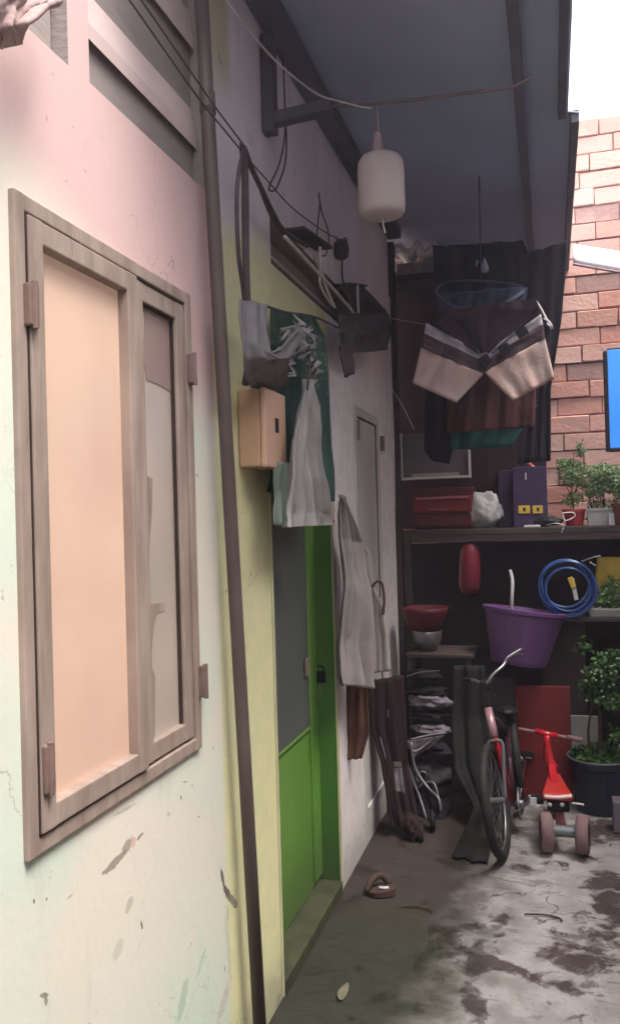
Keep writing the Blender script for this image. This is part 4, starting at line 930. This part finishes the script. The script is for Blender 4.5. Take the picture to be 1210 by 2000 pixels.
# ---------------- below the shelf
m = MB(); m.box((XW-.1, 5.12, .0), (.55, 5.16, zs-.09), .003); single(m, 'shade_board', mat('shade-dark board', (.012, .008, .008), (.018, .012, .011), 5, .9), 'dark board added over the bricks to deepen the shade below the long shelf', 'board')  # near-black panel put in for the deep shade under the shelf
m = MB(); prof = [(.004, -.16), (.045, -.15), (.062, -.11), (.064, 0), (.058, .09), (.04, .14), (.012, .155)]
c = B(917, 1108, 4.85); m.lathe(prof, c, (0.05, 0, 1), 24, sx=1); single(m, 'red_bottle', mat('red plastic container', (.16, .012, .024), (.12, .01, .02), 6, .5), 'rounded red container hanging below the shelf', 'container', smooth=True)
m = MB(); m.tube([c+Vector((0, 0, .15)), c+Vector((0, 0, .25))], .002, 6)
m = sheet([(B(780, 1100, 4.85), B(804, 1120, 4.85)), (B(781, 1150, 4.85), B(806, 1178, 4.85))], 8, 8, .008, 1, 1); single(m, 'teal_cloth', mat('dull teal cloth', (.045, .11, .12), (.03, .08, .09), 8, .9), 'dull teal cloth hanging at the left below the shelf', 'cloth', smooth=True, solid=.004)
# red basket and pot stand
zt = B(830, 1232, 4.6).z
st_ = thing('low_rack', 'dark low rack standing at the left below the shelf', 'rack', (-.7, 4.7, 0))
m = MB(); m.box((XW+.10, 4.45, B(830, 1275, 4.5).z-.02), (-.42, 4.78, B(830, 1275, 4.5).z), .003); zr = B(830, 1275, 4.5).z
m.build('board', M_WOOD, st_)
for (x, y) in ((XW+.12, 4.47), (-.45, 4.47), (XW+.12, 4.75), (-.45, 4.75)):
    m = MB(); m.box((x-.012, y-.012, 0), (x+.012, y+.012, zr-.021)); m.build('leg', M_WOOD, st_)
c = Vector((B(833, 1250, 4.55).x, 4.58, zr+.001))
bw_ = thing('steel_bowl', 'dull steel bowl on the low rack under the red basket', 'bowl', c)
m = MB(); m.lathe([(.03, 0), (.05, .01), (.075, .06), (.082, .11), (.08, .112), (.07, .06), (.03, .02)], c, (0, 0, 1), 28); m.build('bowl', M_METAL, bw_, smooth=True)
c = c+Vector((-.01, 0, .115))
m = MB(); m.lathe([(.08, 0), (.10, .02), (.125, .10), (.13, .125), (.122, .125), (.09, .03), (.01, .02)], c, (0, 0, 1), 28); single(m, 'red_basket', mat('dull red basket', (.10, .009, .014), (.07, .008, .011), 8, .5), 'dull red basin stacked on the steel bowl', 'basin', smooth=True)

# purple tub, tilted, on a bracket
tb = thing('purple_tub', 'large purple plastic tub standing tilted below the shelf behind the bicycle handlebar', 'tub', B(1005, 1300, 4.62))
ctop, cbot = B(1005, 1190, 4.65), B(1012, 1296, 4.60)
rt_ = (B(1085, 1195, 4.65)-B(925, 1195, 4.65)).length/2; rb2 = (B(1068, 1290, 4.6)-B(955, 1290, 4.6)).length/2
ax = (ctop-cbot).normalized()+Vector((.17, -.10, 0)); ax.normalize(); hh = (ctop-cbot).length
m = MB(); m.lathe([(rb2*.1, 0), (rb2*.94, 0), (rb2, .02), (rt_*.95, hh-.03), (rt_*.97, hh-.028), (rt_*.97, hh-.02), (rt_*1.02, hh-.018), (rt_*1.03, hh), (rt_*.96, hh+.004), (rt_*.93, hh-.02), (rb2*.95, .02), (.01, .018)], cbot, ax, 40)
m.build('tub', M_PURPLE, tb, smooth=False)
m = MB(); q = ctop+Vector((-.0, -.08, 0)); m.tube([B(998, 1196, 4.55), B(999, 1165, 4.55), B(1000, 1135, 4.6), B(996, 1115, 4.66)], .010, 8, 4); m.build('handle', mat('greyish white handle', (.34, .31, .31), rough=.5), tb, smooth=True)
# support under the tub
m = MB(); zsup = min(v.z for v in [cbot])-.06; m.box((-.42, 4.5, 0), (B(1006, 1450, 4.5).x, 4.85, zsup), .01)
single(m, 'dark_crate', mat('near black crate', (.013, .012, .012), (.02, .018, .017), 9, .8), 'tall dark crate under the purple tub, behind the bicycle', 'crate')
# second shelf, at right, with hose, seedlings
z2 = B(1130, 1207, 4.75).z
s2 = thing('shelf', 'short lower shelf at the right edge carrying seedlings below the long shelf', 'shelf', (.3, 4.75, z2))
m = MB(); m.box((B(1085, 1207, 4.75).x, 4.75, z2-.02), (1.1, 5.1, z2), .003); m.build('board', M_WOOD, s2)
m = MB(); m.box((.95, 4.78, z2-.2), (.98, 5.1, z2-.021), .003); m.build('bracket', M_WOOD, s2)
m = MB(); hc = B(1107, 1150, 4.68)
for k, (dx, dy, rr) in enumerate(((0, 0, .148), (.004, .012, .15), (-.006, .022, .142), (.006, .03, .128), (.004, -.006, .118), (-.01, .004, .125), (.0, .034, .15))):
    m.torus((hc.x+dx, 4.72+dy, hc.z-dx*2), (.05*math.sin(k), 1, .06*math.cos(k*2)), rr, .0075, 48, 8)
hs_ = thing('garden_hose', 'coil of blue garden hose hanging below the shelf beside the yellow bag', 'hose', hc); m.build('coil', M_BLUEH, hs_, smooth=True)
m = MB(); a = B(1116, 1130, 4.69); m.obox(a, B(1125, 1172, 4.69), .016, .022, ch=.002); m.build('tag', M_WHITE, hs_); m = MB(); m.obox(B(1112, 1128, 4.68), B(1120, 1148, 4.68), .018, .026, ch=.002); m.build('tag', M_YEL, hs_)
m = MB(); m.tube([B(1135, 1097, 4.7), B(1160, 1088, 4.7), B(1172, 1086, 4.7)], .005, 6); m.tube([B(1150, 1098, 4.7), B(1162, 1105, 4.7)], .006, 6); single(m, 'metal_hook', M_METAL, 'metal hook above the coil of blue hose', 'hook')
m = sheet([(B(1166, 1088, 4.95), B(1232, 1088, 4.95)), (B(1164, 1130, 4.95), B(1236, 1130, 4.95)), (B(1166, 1170, 4.95), B(1236, 1170, 4.95))], 16, 10, .01, 2, 1); single(m, 'yellow_bag', M_YEL, 'yellow bag hanging behind the seedlings at the right edge', 'bag', smooth=True, solid=.03)
c = Vector((B(1190, 1190, 4.85).x, 4.86, z2+.001))
r = thing('seedling_tray', 'pale tray of small green seedlings on the lower shelf', 'plant', c)
boxpot(c, .12, .06, .035, M_POTW, r)
m = MB(); leaves(m, c+Vector((0, 0, .1)), (.13, .07, .06), 420, .03); leaves(m, c+Vector((.03, 0, .16)), (.09, .06, .05), 150, .028); m.build('foliage', [M_LEAF, M_LEAFP], r)

# red board, white panel, big pot with plant
m = MB(); a, b = B(1008, 1575, 4.85), B(1116, 1342, 4.85); a, b = B(1008, 1575, 4.62), B(1112, 1342, 4.62); m.box((a.x, 4.62, 0), (b.x, 4.645, b.z), .004)
rp = tag(m.build('red_board', M_REDB), 'dull red board leaning behind the red ride-on toy', 'board')
m = MB(); p = B(1027, 1474, 4.61); m.box((p.x-.035, 4.595, p.z-.018), (p.x+.04, 4.6195, p.z+.018), .004); m.build('handle', M_BLACK, rp); m = MB(); m.box((p.x-.02, 4.585, p.z-.016), (p.x+.03, 4.594, p.z-.008), .002); m.build('handle_lip', M_METAL, rp)
m = MB(); a, b = B(1108, 1500, 4.78), B(1168, 1400, 4.78); m.box((a.x, 4.78, 0), (b.x, 4.80, b.z), .004); single(m, 'white_board', mat('off white board', (.40, .38, .36), (.34, .32, .3), 5, .6), 'off-white board standing between the red board and the dark pot', 'board')
m = MB(); a, b = B(1060, 1340, 5.0), B(1130, 1215, 5.0); m.box((a.x, 5.0, 0), (b.x+.03, 5.03, b.z), .004); single(m, 'brown_board', mat('brown board', (.10, .065, .06), (.075, .05, .045), 5, .8), 'brown board behind the red board below the lower shelf', 'board')
pc = Vector((B(1168, 1540, 4.5).x+.01, 4.55, 0))
pot = thing('potted_shrub', 'leafy shrub in a large dark round pot at the right edge of the floor', 'plant', pc)
rp1 = (B(1228, 1490, 4.5)-B(1106, 1490, 4.5)).length/2; hp = B(1150, 1487, 4.45).z
m = MB(); m.lathe([(.02, .002), (rp1*.78, .002), (rp1*.96, hp-.04), (rp1*1.03, hp-.035), (rp1*1.05, hp), (rp1*.98, hp+.002), (rp1*.93, hp-.05), (.01, hp-.05)], pc, (0, 0, 1), 40); m.build('pot', M_POTD, pot, smooth=False)
m = MB(); m.lathe([(rp1*.93, 0), (rp1*.5, .014), (.004, .02)], pc+Vector((0, 0, hp-.05)), (0, 0, 1), 20); m.build('soil', M_SOIL, pot)
m = MB(); m.torus(pc+Vector((0, 0, hp)), (0, 0, 1), rp1*1.03, .006, 40, 8); m.build('rim', mat('worn rim', (.12, .12, .13), rough=.5), pot, smooth=True)
m = MB(); m.tube([pc+Vector((.0, 0, hp-.04)), pc+Vector((.01, 0, hp+.15)), pc+Vector((0, .0, hp+.42)), B(1180, 1330, 4.55)], (.013, .006), 8, 4)
m.tube([pc+Vector((-.03, 0, hp-.04)), pc+Vector((-.05, 0, hp+.12)), pc+Vector((-.02, 0, hp+.3))], (.009, .004), 8, 4); m.tube([pc+Vector((0, 0, hp+.35)), B(1150, 1340, 4.5), B(1140, 1300, 4.5)], (.006, .003), 6, 3); m.build('stem', M_STEM, pot, smooth=True)
m = MB()
for c, rad, n in ((B(1175, 1325, 4.55), (.10, .09, .09), 520), (B(1200, 1300, 4.55), (.10, .09, .09), 480), (B(1150, 1345, 4.55), (.06, .06, .06), 160), (B(1140, 1262, 4.7), (.06, .05, .05), 60), (B(1195, 1370, 4.5), (.08, .08, .05), 180), (B(1205, 1440, 4.5), (.05, .08, .05), 90)): leaves(m, c, rad, n, .032)
leaves(m, pc+Vector((0, 0, hp+.0)), (rp1*.95, rp1*.95, .045), 480, .035)
m.build('foliage', [M_LEAFD, M_LEAF], pot)
for _ in range(26):
    m = MB(); p = B(random.uniform(1140, 1210), random.uniform(1275, 1375), 4.46); m.lathe([(.001, -.005), (.007, 0), (.001, .005)], p, (0, -1, .3), 6); m.build('flower', M_LEAFP, pot)
c = B(1203, 1590, 4.3); m = MB(); m.box((B(1195, 1590, 4.3).x, 4.22, 0), (B(1195, 1590, 4.3).x+.2, 4.32, B(1195, 1563, 4.25).z), .006); single(m, 'grey_block', M_GREYB, 'low grey block in front of the dark pot at the right edge', 'block')

# ---------------- ride-on toy seen from behind
ty = thing('ride_on_toy', 'bright red ride-on toy with two fat rear wheels and a T handlebar', 'toy', G(1104, 1676))
wl_, wr_ = G(1069, 1678), G(1138, 1676)
yy = 3.93; rw = .088
for px in (1067, 1138):
    c = B(px, 1640, yy); c.z = rw+.002
    ax = Vector((1, .10 if px < 1100 else -.12, 0))
    m = MB(); m.lathe([(rw*.55, -.026), (rw*.86, -.028), (rw*.98, -.018), (rw, 0), (rw*.98, .018), (rw*.86, .028), (rw*.55, .026)], c, ax, 40, cap0=False, cap1=False)
    m.build('wheel', M_RUBBER, ty, smooth=True); wo = ty.children[-1] if ty.children else None
    m = MB(); m.lathe([(.01, -.024), (rw*.56, -.022), (rw*.56, .022), (.01, .024)], c, ax, 28); m.build('hub', M_REDD, bpy.data.objects[-1] if False else [o for o in ty.children if o.name.startswith('wheel')][-1])
a, b = B(1082, 1638, yy), B(1122, 1636, yy); m = MB(); a.z = b.z = rw+.01; m.tube([a, b], .026, 20); m.build('axle', mat('grey axle sleeve', (.14, .15, .15), (.10, .11, .11), 8, .3, spec=.6), ty, smooth=False)
zseat = B(1090, 1556, 3.98).z
m = MB()
# seat: wide at the rear, narrowing towards the stem
rear = [B(1058, 1560, 3.98), B(1118, 1560, 3.98)]; front = [B(1070, 1500, 4.30), B(1092, 1500, 4.30)]
i = []
for (p, dz) in ((rear[0], 0), (rear[1], 0), (front[1], 0), (front[0], 0)):
    i.append((m.av((p.x, p.y, zseat+.012)), m.av((p.x, p.y, zseat-.022))))
m.af(i[0][0], i[1][0], i[2][0], i[3][0]); m.af(i[3][1], i[2][1], i[1][1], i[0][1])
for k in range(4): m.af(i[k][0], i[k][1], i[(k+1) % 4][1], i[(k+1) % 4][0])
so_ = m.build('seat', mat('orange red plastic', (.46, .035, .026), (.38, .03, .022), 5, .35), ty); bv = so_.modifiers.new('round', 'BEVEL'); bv.width = .008; bv.segments = 3
m = MB(); m.tube([B(1062, 1556, 3.968)+Vector((0, 0, -.0)), B(1090, 1558, 3.962), B(1116, 1555, 3.968)], .009, 10, 3); m.build('seat_edge', mat('pale pink trim', (.75, .50, .48), rough=.35), so_, smooth=True)
m = MB(); x0_, x1_ = B(1068, 1575, 3.99).x, B(1112, 1575, 3.99).x; m.box((x0_, 3.985, zseat-.075), (x1_, 4.06, zseat-.023), .01); bt = m.build('underseat_box', M_BLACK, ty)
for px in (1073, 1097):
    m = MB(); p = B(px, 1573, 3.98); m.lathe([(.001, .006), (.009, .004), (.011, -.004), (.011, -.008)], (p.x, 3.985, p.z), (0, -1, 0), 16); m.build('reflector', M_WHITE, bt, smooth=True)
m = MB(); m.obox((B(1090, 1600, 3.99).x, 4.02, zseat-.07), (B(1098, 1640, 3.94).x, 3.95, rw+.02), .045, .03, up=(0, 1, 0), ch=.004); m.build('rear_fork', M_REDD, ty)
m = MB(); m.obox((B(1085, 1560, 4.1).x, 4.05, zseat-.03), (B(1076, 1500, 4.35).x, 4.37, zseat+.04), .04, .04, ch=.008)
m.tube([B(1083, 1522, 4.30), B(1076, 1490, 4.34), B(1070, 1465, 4.36), B(1067, 1445, 4.37)], .016, 14, 4); m.build('stem', M_REDP, ty, smooth=False)
m = MB(); m.tube([B(1070, 1490, 4.35), B(1068, 1461, 4.37)], .0235, 14); m.build('clamp', mat('dark red clamp', (.25, .012, .016), rough=.4), ty)
m = MB(); hb = B(1068, 1434, 4.37); m.tube([B(1068, 1462, 4.37), B(1068, 1436, 4.37)], .018, 14); m.tube([B(1044, 1428, 4.37), B(1068, 1434, 4.37), B(1088, 1438, 4.37)], .014, 14); m.build('tee', M_REDP, ty, smooth=True)
m = MB(); m.tube([B(1012, 1424, 4.36), B(1048, 1430, 4.37)], .009, 12); m.tube([B(1088, 1438, 4.37), B(1112, 1442, 4.37)], .010, 12); hbo = m.build('handlebar', mat('pinkish grey grip', (.22, .12, .12), rough=.5), ty, smooth=True)
m = MB(); m.tube([B(1106, 1440, 4.37), B(1136, 1446, 4.36)], .013, 14); m.build('grip', M_RUBBER, ty, smooth=True)
m = MB(); cfw = Vector((B(1080, 1560, 4.4).x, 4.42, .085)); m.lathe([(.02, -.02), (.08, -.02), (.083, 0), (.08, .02), (.02, .02)], cfw, (1, 0, 0), 30); m.build('front_wheel', M_RUBBER, ty, smooth=True)
m = MB(); m.obox((cfw.x, 4.37, zseat+.03), cfw+Vector((0, 0, .0)), .02, .055, up=(1, 0, 0), ch=.003); m.build('front_fork', M_REDP, ty)
m = MB(); m.tube([B(1117, 1569, 4.02), B(1139, 1572, 4.0)], .005, 8); m.tube([B(1062, 1578, 4.02), B(1048, 1575, 4.02)], .005, 8); m.build('foot_peg', M_WHITE, ty)

# ---------------- bicycle, front wheel towards the camera
fa = B(967, 1583, 3.82); fa.z = .255
bk = thing('bicycle', 'old bicycle with red frame leaning among the clutter, front wheel towards the camera', 'bicycle', (fa.x, fa.y, 0))
def wheel(c, axis, R, mtp):
    m = MB(); m.torus(c, axis, R-.021, .021, 48, 12); wv = m.build('wheel', M_TYRE, bk, smooth=True)
    m = MB(); m.torus(c, axis, R-.044, .006, 48, 8); m.build('rim', M_METAL, wv, smooth=True)
    m = MB(); q = Vector(axis).normalized().to_track_quat('Z', 'Y')
    for k in range(24):
        t_ = 2*math.pi*k/24; h = .022*(1 if k % 2 else -1)
        m.tube([Vector(c)+q @ Vector((.018*math.cos(t_+.4), .018*math.sin(t_+.4), h)), Vector(c)+q @ Vector(((R-.046)*math.cos(t_), (R-.046)*math.sin(t_), 0))], .0012, 4)
    m.tube([Vector(c)+q @ Vector((0, 0, -.045)), Vector(c)+q @ Vector((0, 0, .045))], .014, 12); m.build('spokes', M_METAL, wv)
    return wv
axf = Vector((1, -.075, .15)).normalized(); wheel(fa, axf, .253, None)
ra = B(1008, 1540, 4.5); ra.z = .252
wheel(ra, Vector((1, .10, .08)).normalized(), .25, None)
crn = B(966, 1452, 3.93); hd0 = B(965, 1440, 3.95); hd1 = B(953, 1384, 4.02)
m = MB()
for s_ in (-1, 1):
    m.tube([fa+axf*.045*s_, fa.lerp(crn, .5)+axf*.04*s_, crn+axf*.034*s_+Vector((0, 0, -.005)), crn+Vector((0, 0, .012))], .0095, 10, 4)
m.build('fork', M_BEAM, bk, smooth=True)
m = MB(); m.tube([hd0, hd1], .019, 14); m.build('head_tube', M_PINKF, bk, smooth=True)
m = MB(); m.tube([hd1, B(951, 1360, 4.03), B(949, 1340, 4.04)], .015, 12); m.box((B(949, 1338, 4.04)-Vector((.03, .03, .012)))[:], (B(949, 1338, 4.04)+Vector((.03, .03, .02)))[:], .005); m.build('headset', M_BLACK, bk)
m = MB(); bc = B(948, 1336, 4.02); m.tube([B(906, 1329, 4.2), B(925, 1329, 4.10), bc, B(962, 1318, 4.02), B(982, 1300, 4.06), B(992, 1284, 4.12), B(1018, 1268, 4.2)], .0085, 10, 5); hb_ = m.build('handlebar', M_METAL, bk, smooth=True)
m = MB(); m.tube([B(986, 1292, 4.10), B(1004, 1280, 4.02), B(1020, 1278, 3.98)], .005, 8, 3); m.build('brake_lever', M_METAL, hb_)
m = MB(); m.tube([B(905, 1328, 4.2), B(922, 1329, 4.12)], .013, 10); m.build('grip', M_BLACK, hb_)
bb = B(1001, 1568, 4.16); sp = B(990, 1420, 4.36)
m = MB(); m.tube([hd0+Vector((0, 0, .0)), B(975, 1478, 3.99), bb], .0155, 12); m.build('down_tube', M_REDP, bk, smooth=True)
m = MB(); m.tube([hd1+Vector((0, .0, -.03)), lp(hd1, sp, .5)+Vector((0, 0, -.02)), sp+Vector((0, 0, -.03))], .015, 12); m.tube([bb, sp], .014, 12)
for s_ in (-1, 1):
    m.tube([bb+Vector((.03*s_, .02, 0)), ra+Vector((.05*s_, 0, 0))], .008, 8); m.tube([sp+Vector((0.01*s_, 0, -.04)), ra+Vector((.05*s_, 0, 0))], .007, 8)
m.build('frame', mat('dark maroon frame paint', (.04, .012, .02), (.06, .02, .03), 8, .3, spec=.5), bk, smooth=True)
m = MB(); m.tube([sp, sp+Vector((0, .015, .06))], .011, 10)
c = sp+Vector((0, .02, .075)); m.lathe([(.01, -.02), (.06, -.01), (.075, .005), (.05, .02), (.01, .024)], c, (0, 0, 1), 20, sx=.8); m.build('saddle', M_BLACK, bk, smooth=True)
m = MB(); m.lathe([(.02, -.004), (.075, -.004), (.075, .004), (.02, .004)], bb+Vector((.03, 0, 0)), (1, 0, .05), 30); m.tube([bb+Vector((-.05, 0, 0)), bb+Vector((.06, 0, 0))], .016, 12)
m.tube([bb+Vector((.05, 0, 0)), B(1035, 1556, 4.1)], .009, 10); m.tube([bb+Vector((-.05, 0, 0)), B(972, 1585, 4.24)], .009, 10); m.tube([bb+Vector((.02, -.02, -.04)), B(1006, 1585, 4.1), B(1034, 1566, 4.08)], .006, 8); ck = m.build('crank', M_METAL, bk)
p = B(1040, 1560, 4.1); m = MB(); m.box((p.x-.012, p.y-.04, p.z-.012), (p.x+.05, p.y+.04, p.z+.012), .004); m.build('pedal', M_BLACK, bk); m = MB(); m.box((p.x-.013, p.y-.044, p.z-.02), (p.x+.018, p.y-.0405, p.z+.02), .002); m.build('pedal_reflector', M_WHITE, ck)
p = B(968, 1588, 4.24); m = MB(); m.box((p.x-.04, p.y-.04, p.z-.012), (p.x+.012, p.y+.04, p.z+.012), .004); m.build('pedal', M_BLACK, bk)
m = MB(); m.tube([B(953, 1350, 4.0), B(975, 1370, 4.0), B(988, 1420, 4.1), B(996, 1480, 4.2)], .003, 6, 5); m.build('brake_cable', M_BLACK, bk)
# fender over front wheel
# boards behind the bike
m = MB(); a = B(955, 1410, 4.55); b = B(1010, 1350, 4.55)
pts = [B(962, 1345, 4.62), B(1010, 1372, 4.62), B(996, 1440, 4.6), B(968, 1440, 4.6)]
f = [m.av(p) for p in pts]; g_ = [m.av(p+Vector((0, .02, 0))) for p in pts]; m.af(*f); m.af(*g_[::-1])
for i in range(4): m.af(f[i], f[(i+1) % 4], g_[(i+1) % 4], g_[i])
single(m, 'tilted_card', M_GREYB, 'grey panel tilted behind the bicycle saddle', 'panel')
m = MB()
pts = [B(880, 1300, 4.4), B(948, 1300, 4.4), B(958, 1480, 4.3), B(948, 1590, 4.15), G(944, 1688), G(884, 1676), B(930, 1580, 4.2), B(905, 1540, 4.35)]
pts[4].z += .004; pts[5].z += .004
m = sheet([(B(885, 1300, 4.42), B(945, 1300, 4.42)), (B(882, 1400, 4.40), B(952, 1400, 4.40)), (B(888, 1500, 4.32), B(960, 1490, 4.3)), (B(926, 1575, 4.15), B(962, 1570, 4.15)), (B(904, 1630, 3.97), B(962, 1640, 3.93)), (G(884, 1676)+Vector((0, 0, .01)), G(952, 1690)+Vector((0, 0, .01)))], 16, 30, .012, 2, .5)
single(m, 'dark_tarp', M_DGREEN, 'dark greenish tarp draped down to the floor left of the bicycle wheel', 'tarp', smooth=True, solid=.008)

# ---------------- left clutter: folded chair frame, stacked bags, maroon pieces
m = MB()
def stackrow(x0, x1, y, h, Y, mt, seed):
    c = B((x0+x1)/2, y, Y); w_ = (B(x1, y, Y)-B(x0, y, Y)).length/2
    return crumple(c, w_, seed=seed, sq=(1, .8, h/w_), amp=.38)
for k, (x0, x1, y, h, mt, lab) in enumerate(((790, 862, 1318, .030, M_BAGK, 'flat black bag on top of the stack beside the bicycle'), (795, 872, 1350, .035, M_BAGK, 'black bag just above the pale one in the stack'), (800, 878, 1368, .045, M_GREYB, 'pale grey bag in the middle of the stack left of the bicycle'),
        (806, 872, 1398, .032, M_BAGK, 'black bag just under the pale grey bag'), (806, 876, 1424, .032, M_GREYB, 'small grey bag low in the stack, under two darker ones'), (800, 880, 1460, .045, M_BLKC, 'black bundle near the bottom of the stack'), (796, 884, 1520, .09, mat('dark grey sack', (.028, .024, .028), (.02, .018, .02), 8, .8), 'dark sack at the foot of the stack of bags'), (800, 884, 1590, .10, M_BLKC, 'lowest black sack standing on the floor under the stack'))):
    mm = stackrow(x0, x1, y, h, 4.45-.02*k, mt, k*3+1)
    tag(mm.build('bag', mt, None, smooth=True), lab, 'bag', 'stacked bags left of the bicycle')
m = MB(); m.tube([B(793, 1322, 4.3), B(820, 1313, 4.3), B(858, 1310, 4.3)], .003, 6, 4); single(m, 'bent_wire', M_METAL, 'thin shiny curved handle lying across the topmost black bag', 'wire')
fr = thing('folded_stroller', 'folded pushchair with a dull metal frame leaning at the foot of the stacked bags', 'pushchair', G(845, 1640))
Y_ = 4.15
def tubeB(pts, r, n=8, sm=4, Y=Y_):
    m = MB(); m.tube([B(x, y, Y+d) for x, y, d in pts], r, n, sm); return m
M_FR = mat('dull grey frame', (.20, .18, .18), (.13, .115, .12), 14, .45, metal=.5)
tubeB([(790, 1440, .0), (800, 1455, 0), (812, 1468, 0), (850, 1440, .05)], .0065).build('frame_tube', M_FR, fr, smooth=True)
tubeB([(802, 1450, .0), (810, 1500, -.02), (836, 1540, -.05), (856, 1560, -.1), (860, 1585, -.12)], .007).build('frame_tube', M_FR, fr, smooth=True)
tubeB([(795, 1492, .0), (808, 1530, -.02), (820, 1560, -.05), (832, 1600, -.1)], .007).build('frame_tube', M_FR, fr, smooth=True)
tubeB([(818, 1540, -.02), (828, 1530, -.02), (848, 1532, -.05), (860, 1580, -.1)], .006).build('frame_tube', M_FR, fr, smooth=True)
tubeB([(800, 1445, .0), (840, 1436, .03), (870, 1432, .05)], .006).build('frame_tube', M_FR, fr, smooth=True)
tubeB([(812, 1520, -.0), (822, 1508, 0), (832, 1512, 0), (832, 1528, 0), (820, 1530, 0), (812, 1520, 0)], .005).build('joint_ring', M_FR, fr, smooth=True)
m = sheet([(B(792, 1448, Y_+.03), B(868, 1436, Y_+.06)), (B(806, 1480, Y_+.03), B(838, 1460, Y_+.05))], 12, 8, .008, 2, 1); m.build('seat_cloth', M_GREYB, fr, smooth=True, solid=.004)
m = sheet([(B(812, 1498, Y_+.02), B(830, 1500, Y_+.02)), (B(828, 1570, Y_-.03), B(858, 1560, Y_-.05)), (B(836, 1604, Y_-.1), B(858, 1590, Y_-.1))], 12, 12, .01, 2, 1); m.build('seat_cloth', M_BLKC, fr, smooth=True, solid=.006)
m = MB(); c = G(838, 1640); c.z = .05; m.torus(c+Vector((0, .12, 0)), (1, .2, 0), .042, .012, 24, 8); m.build('wheel', M_TYRE, fr, smooth=True); m = MB(); m.tube([B(840, 1600, 4.05), c+Vector((0, .12, 0))], .007, 8); m.build('strut', M_FR, fr)
m = sheet([(B(718, 1330, 3.95), B(786, 1318, 4.1)), (B(722, 1420, 3.95), B(790, 1420, 4.1)), (B(742, 1490, 3.95), B(796, 1500, 4.1)), (B(756, 1580, 3.95), B(812, 1590, 4.05)), (B(764, 1612, 3.95), B(820, 1618, 4.0))], 24, 26, .02, 3, 2)
single(m, 'maroon_curtain', mat('dark maroon cloth', (.024, .010, .011), (.018, .009, .010), 6, .9, .2), 'dark maroon cloth hanging low at the end of the house wall', 'cloth', smooth=True, solid=.008)
m = crumple(G(800, 1655)+Vector((0, .1, .05)), .075, seed=21, sq=(.7, .8, .9), amp=.5); single(m, 'maroon_rag', mat('maroon rag', (.02, .009, .010), (.028, .012, .013), 8, .9), 'crumpled maroon rag on the floor under the maroon cloth', 'rag', smooth=True)
m = MB(); m.tube([B(742, 1440, 3.9), B(750, 1470, 3.88), B(752, 1482, 3.88)], .003, 6, 3); m.tube([B(757, 1388, 3.9), B(758, 1400, 3.9)], .003, 6); single(m, 'metal_edge', M_METAL, 'thin shiny metal edges glinting on the maroon cloth', 'fastener')
m = sheet([(B(769, 1500, 3.88), B(784, 1500, 3.88)), (B(772, 1545, 3.86), B(790, 1550, 3.86))], 6, 8, .006, 1, 1); single(m, 'grey_strap', M_GREYB, 'short grey strap hanging in front of the maroon cloth', 'strap', smooth=True, solid=.006)
m = MB(); m.box((B(769, 1495, 3.87).x, 3.865, B(769, 1497, 3.87).z), (B(783, 1495, 3.87).x, 3.875, B(769, 1490, 3.87).z+.004), .001); single(m, 'buckle', M_METAL, 'small pale buckle above the short grey strap', 'buckle')

# ---------------- on the floor
c = G(742, 1745)
sh_ = thing('sandal', 'dark brown sandal lying on the floor near the far side of the green door', 'sandal', c)
m = MB(); n = 24; tp = []; bt_ = []
for k in range(n):
    t_ = 2*math.pi*k/n; x = .055*math.cos(t_)*(1+.15*math.cos(t_)); y = .05*math.sin(t_)*(1-.2*math.cos(t_)) ; tp.append(m.av(c+Vector((x, y, .022+.006*math.cos(t_))))); bt_.append(m.av(c+Vector((x, y, .002))))
m.af(*tp); m.af(*bt_[::-1])
for k in range(n): m.af(bt_[k], bt_[(k+1) % n], tp[(k+1) % n], tp[k])
m.build('sole', M_SHOE, sh_, smooth=False)
m = MB(); m.tube([c+Vector((-.05, -.03, .015)), c+Vector((-.03, 0, .055)), c+Vector((.0, .03, .06)), c+Vector((.03, .05, .02))], .014, 8, 5); m.build('strap', M_SHOE, sh_, smooth=True)
m = MB(); m.tube([c+Vector((.0, -.012, .028)), c+Vector((.02, -.016, .03)), c+Vector((.035, -.006, .029))], .006, 8, 3); m.build('insole_mark', M_WHITE, sh_, smooth=True)
c = G(670, 1940); m = MB(); idx = []
for k in range(12):
    t_ = 2*math.pi*k/12; idx.append(m.av(c+Vector((.016*math.sin(t_), .05*math.cos(t_), .006+.004*math.sin(2*t_)))))
m.af(*idx); single(m, 'dry_leaf', M_LEAFW, 'single pale dry leaf lying on the dark floor before the green door', 'leaf', solid=.002)
for (x, y, ln, an, lab) in ((1060, 1793, .07, .3, 'small dark stick on the pale wet floor in front of the toy'), (815, 1776, .06, .2, 'short brown twig on the floor in the middle of the alley')):
    c = G(x, y); m = MB(); m.tube([c+Vector((-ln, 0, .006)), c+Vector((0, .01, .007)), c+Vector((ln*.8, .0, .006)), c+Vector((ln, -.02, .006))], .0035, 6, 3); single(m, 'twig', M_STEM, lab, 'twig')

# ------------------------------------------------------------------ thin air volume added to imitate lens glare from the sky
HZ = 0.010
if HZ > 0:
    m = MB(); m.box((-1.35, -2.1, -1.02), (1.6, 5.6, 4.5))
    hm = bpy.data.materials.new('thin haze'); hm.use_nodes = True; hn = hm.node_tree.nodes; hn.remove(hn['Principled BSDF'])
    vp = hn.new('ShaderNodeVolumePrincipled'); vp.inputs['Density'].default_value = HZ; vp.inputs['Color'].default_value = (.92, .86, .97, 1); vp.inputs['Anisotropy'].default_value = .55
    hm.node_tree.links.new(vp.outputs[0], hn['Material Output'].inputs['Volume'])
    tag(m.build('glare_haze', hm), kind='stuff')
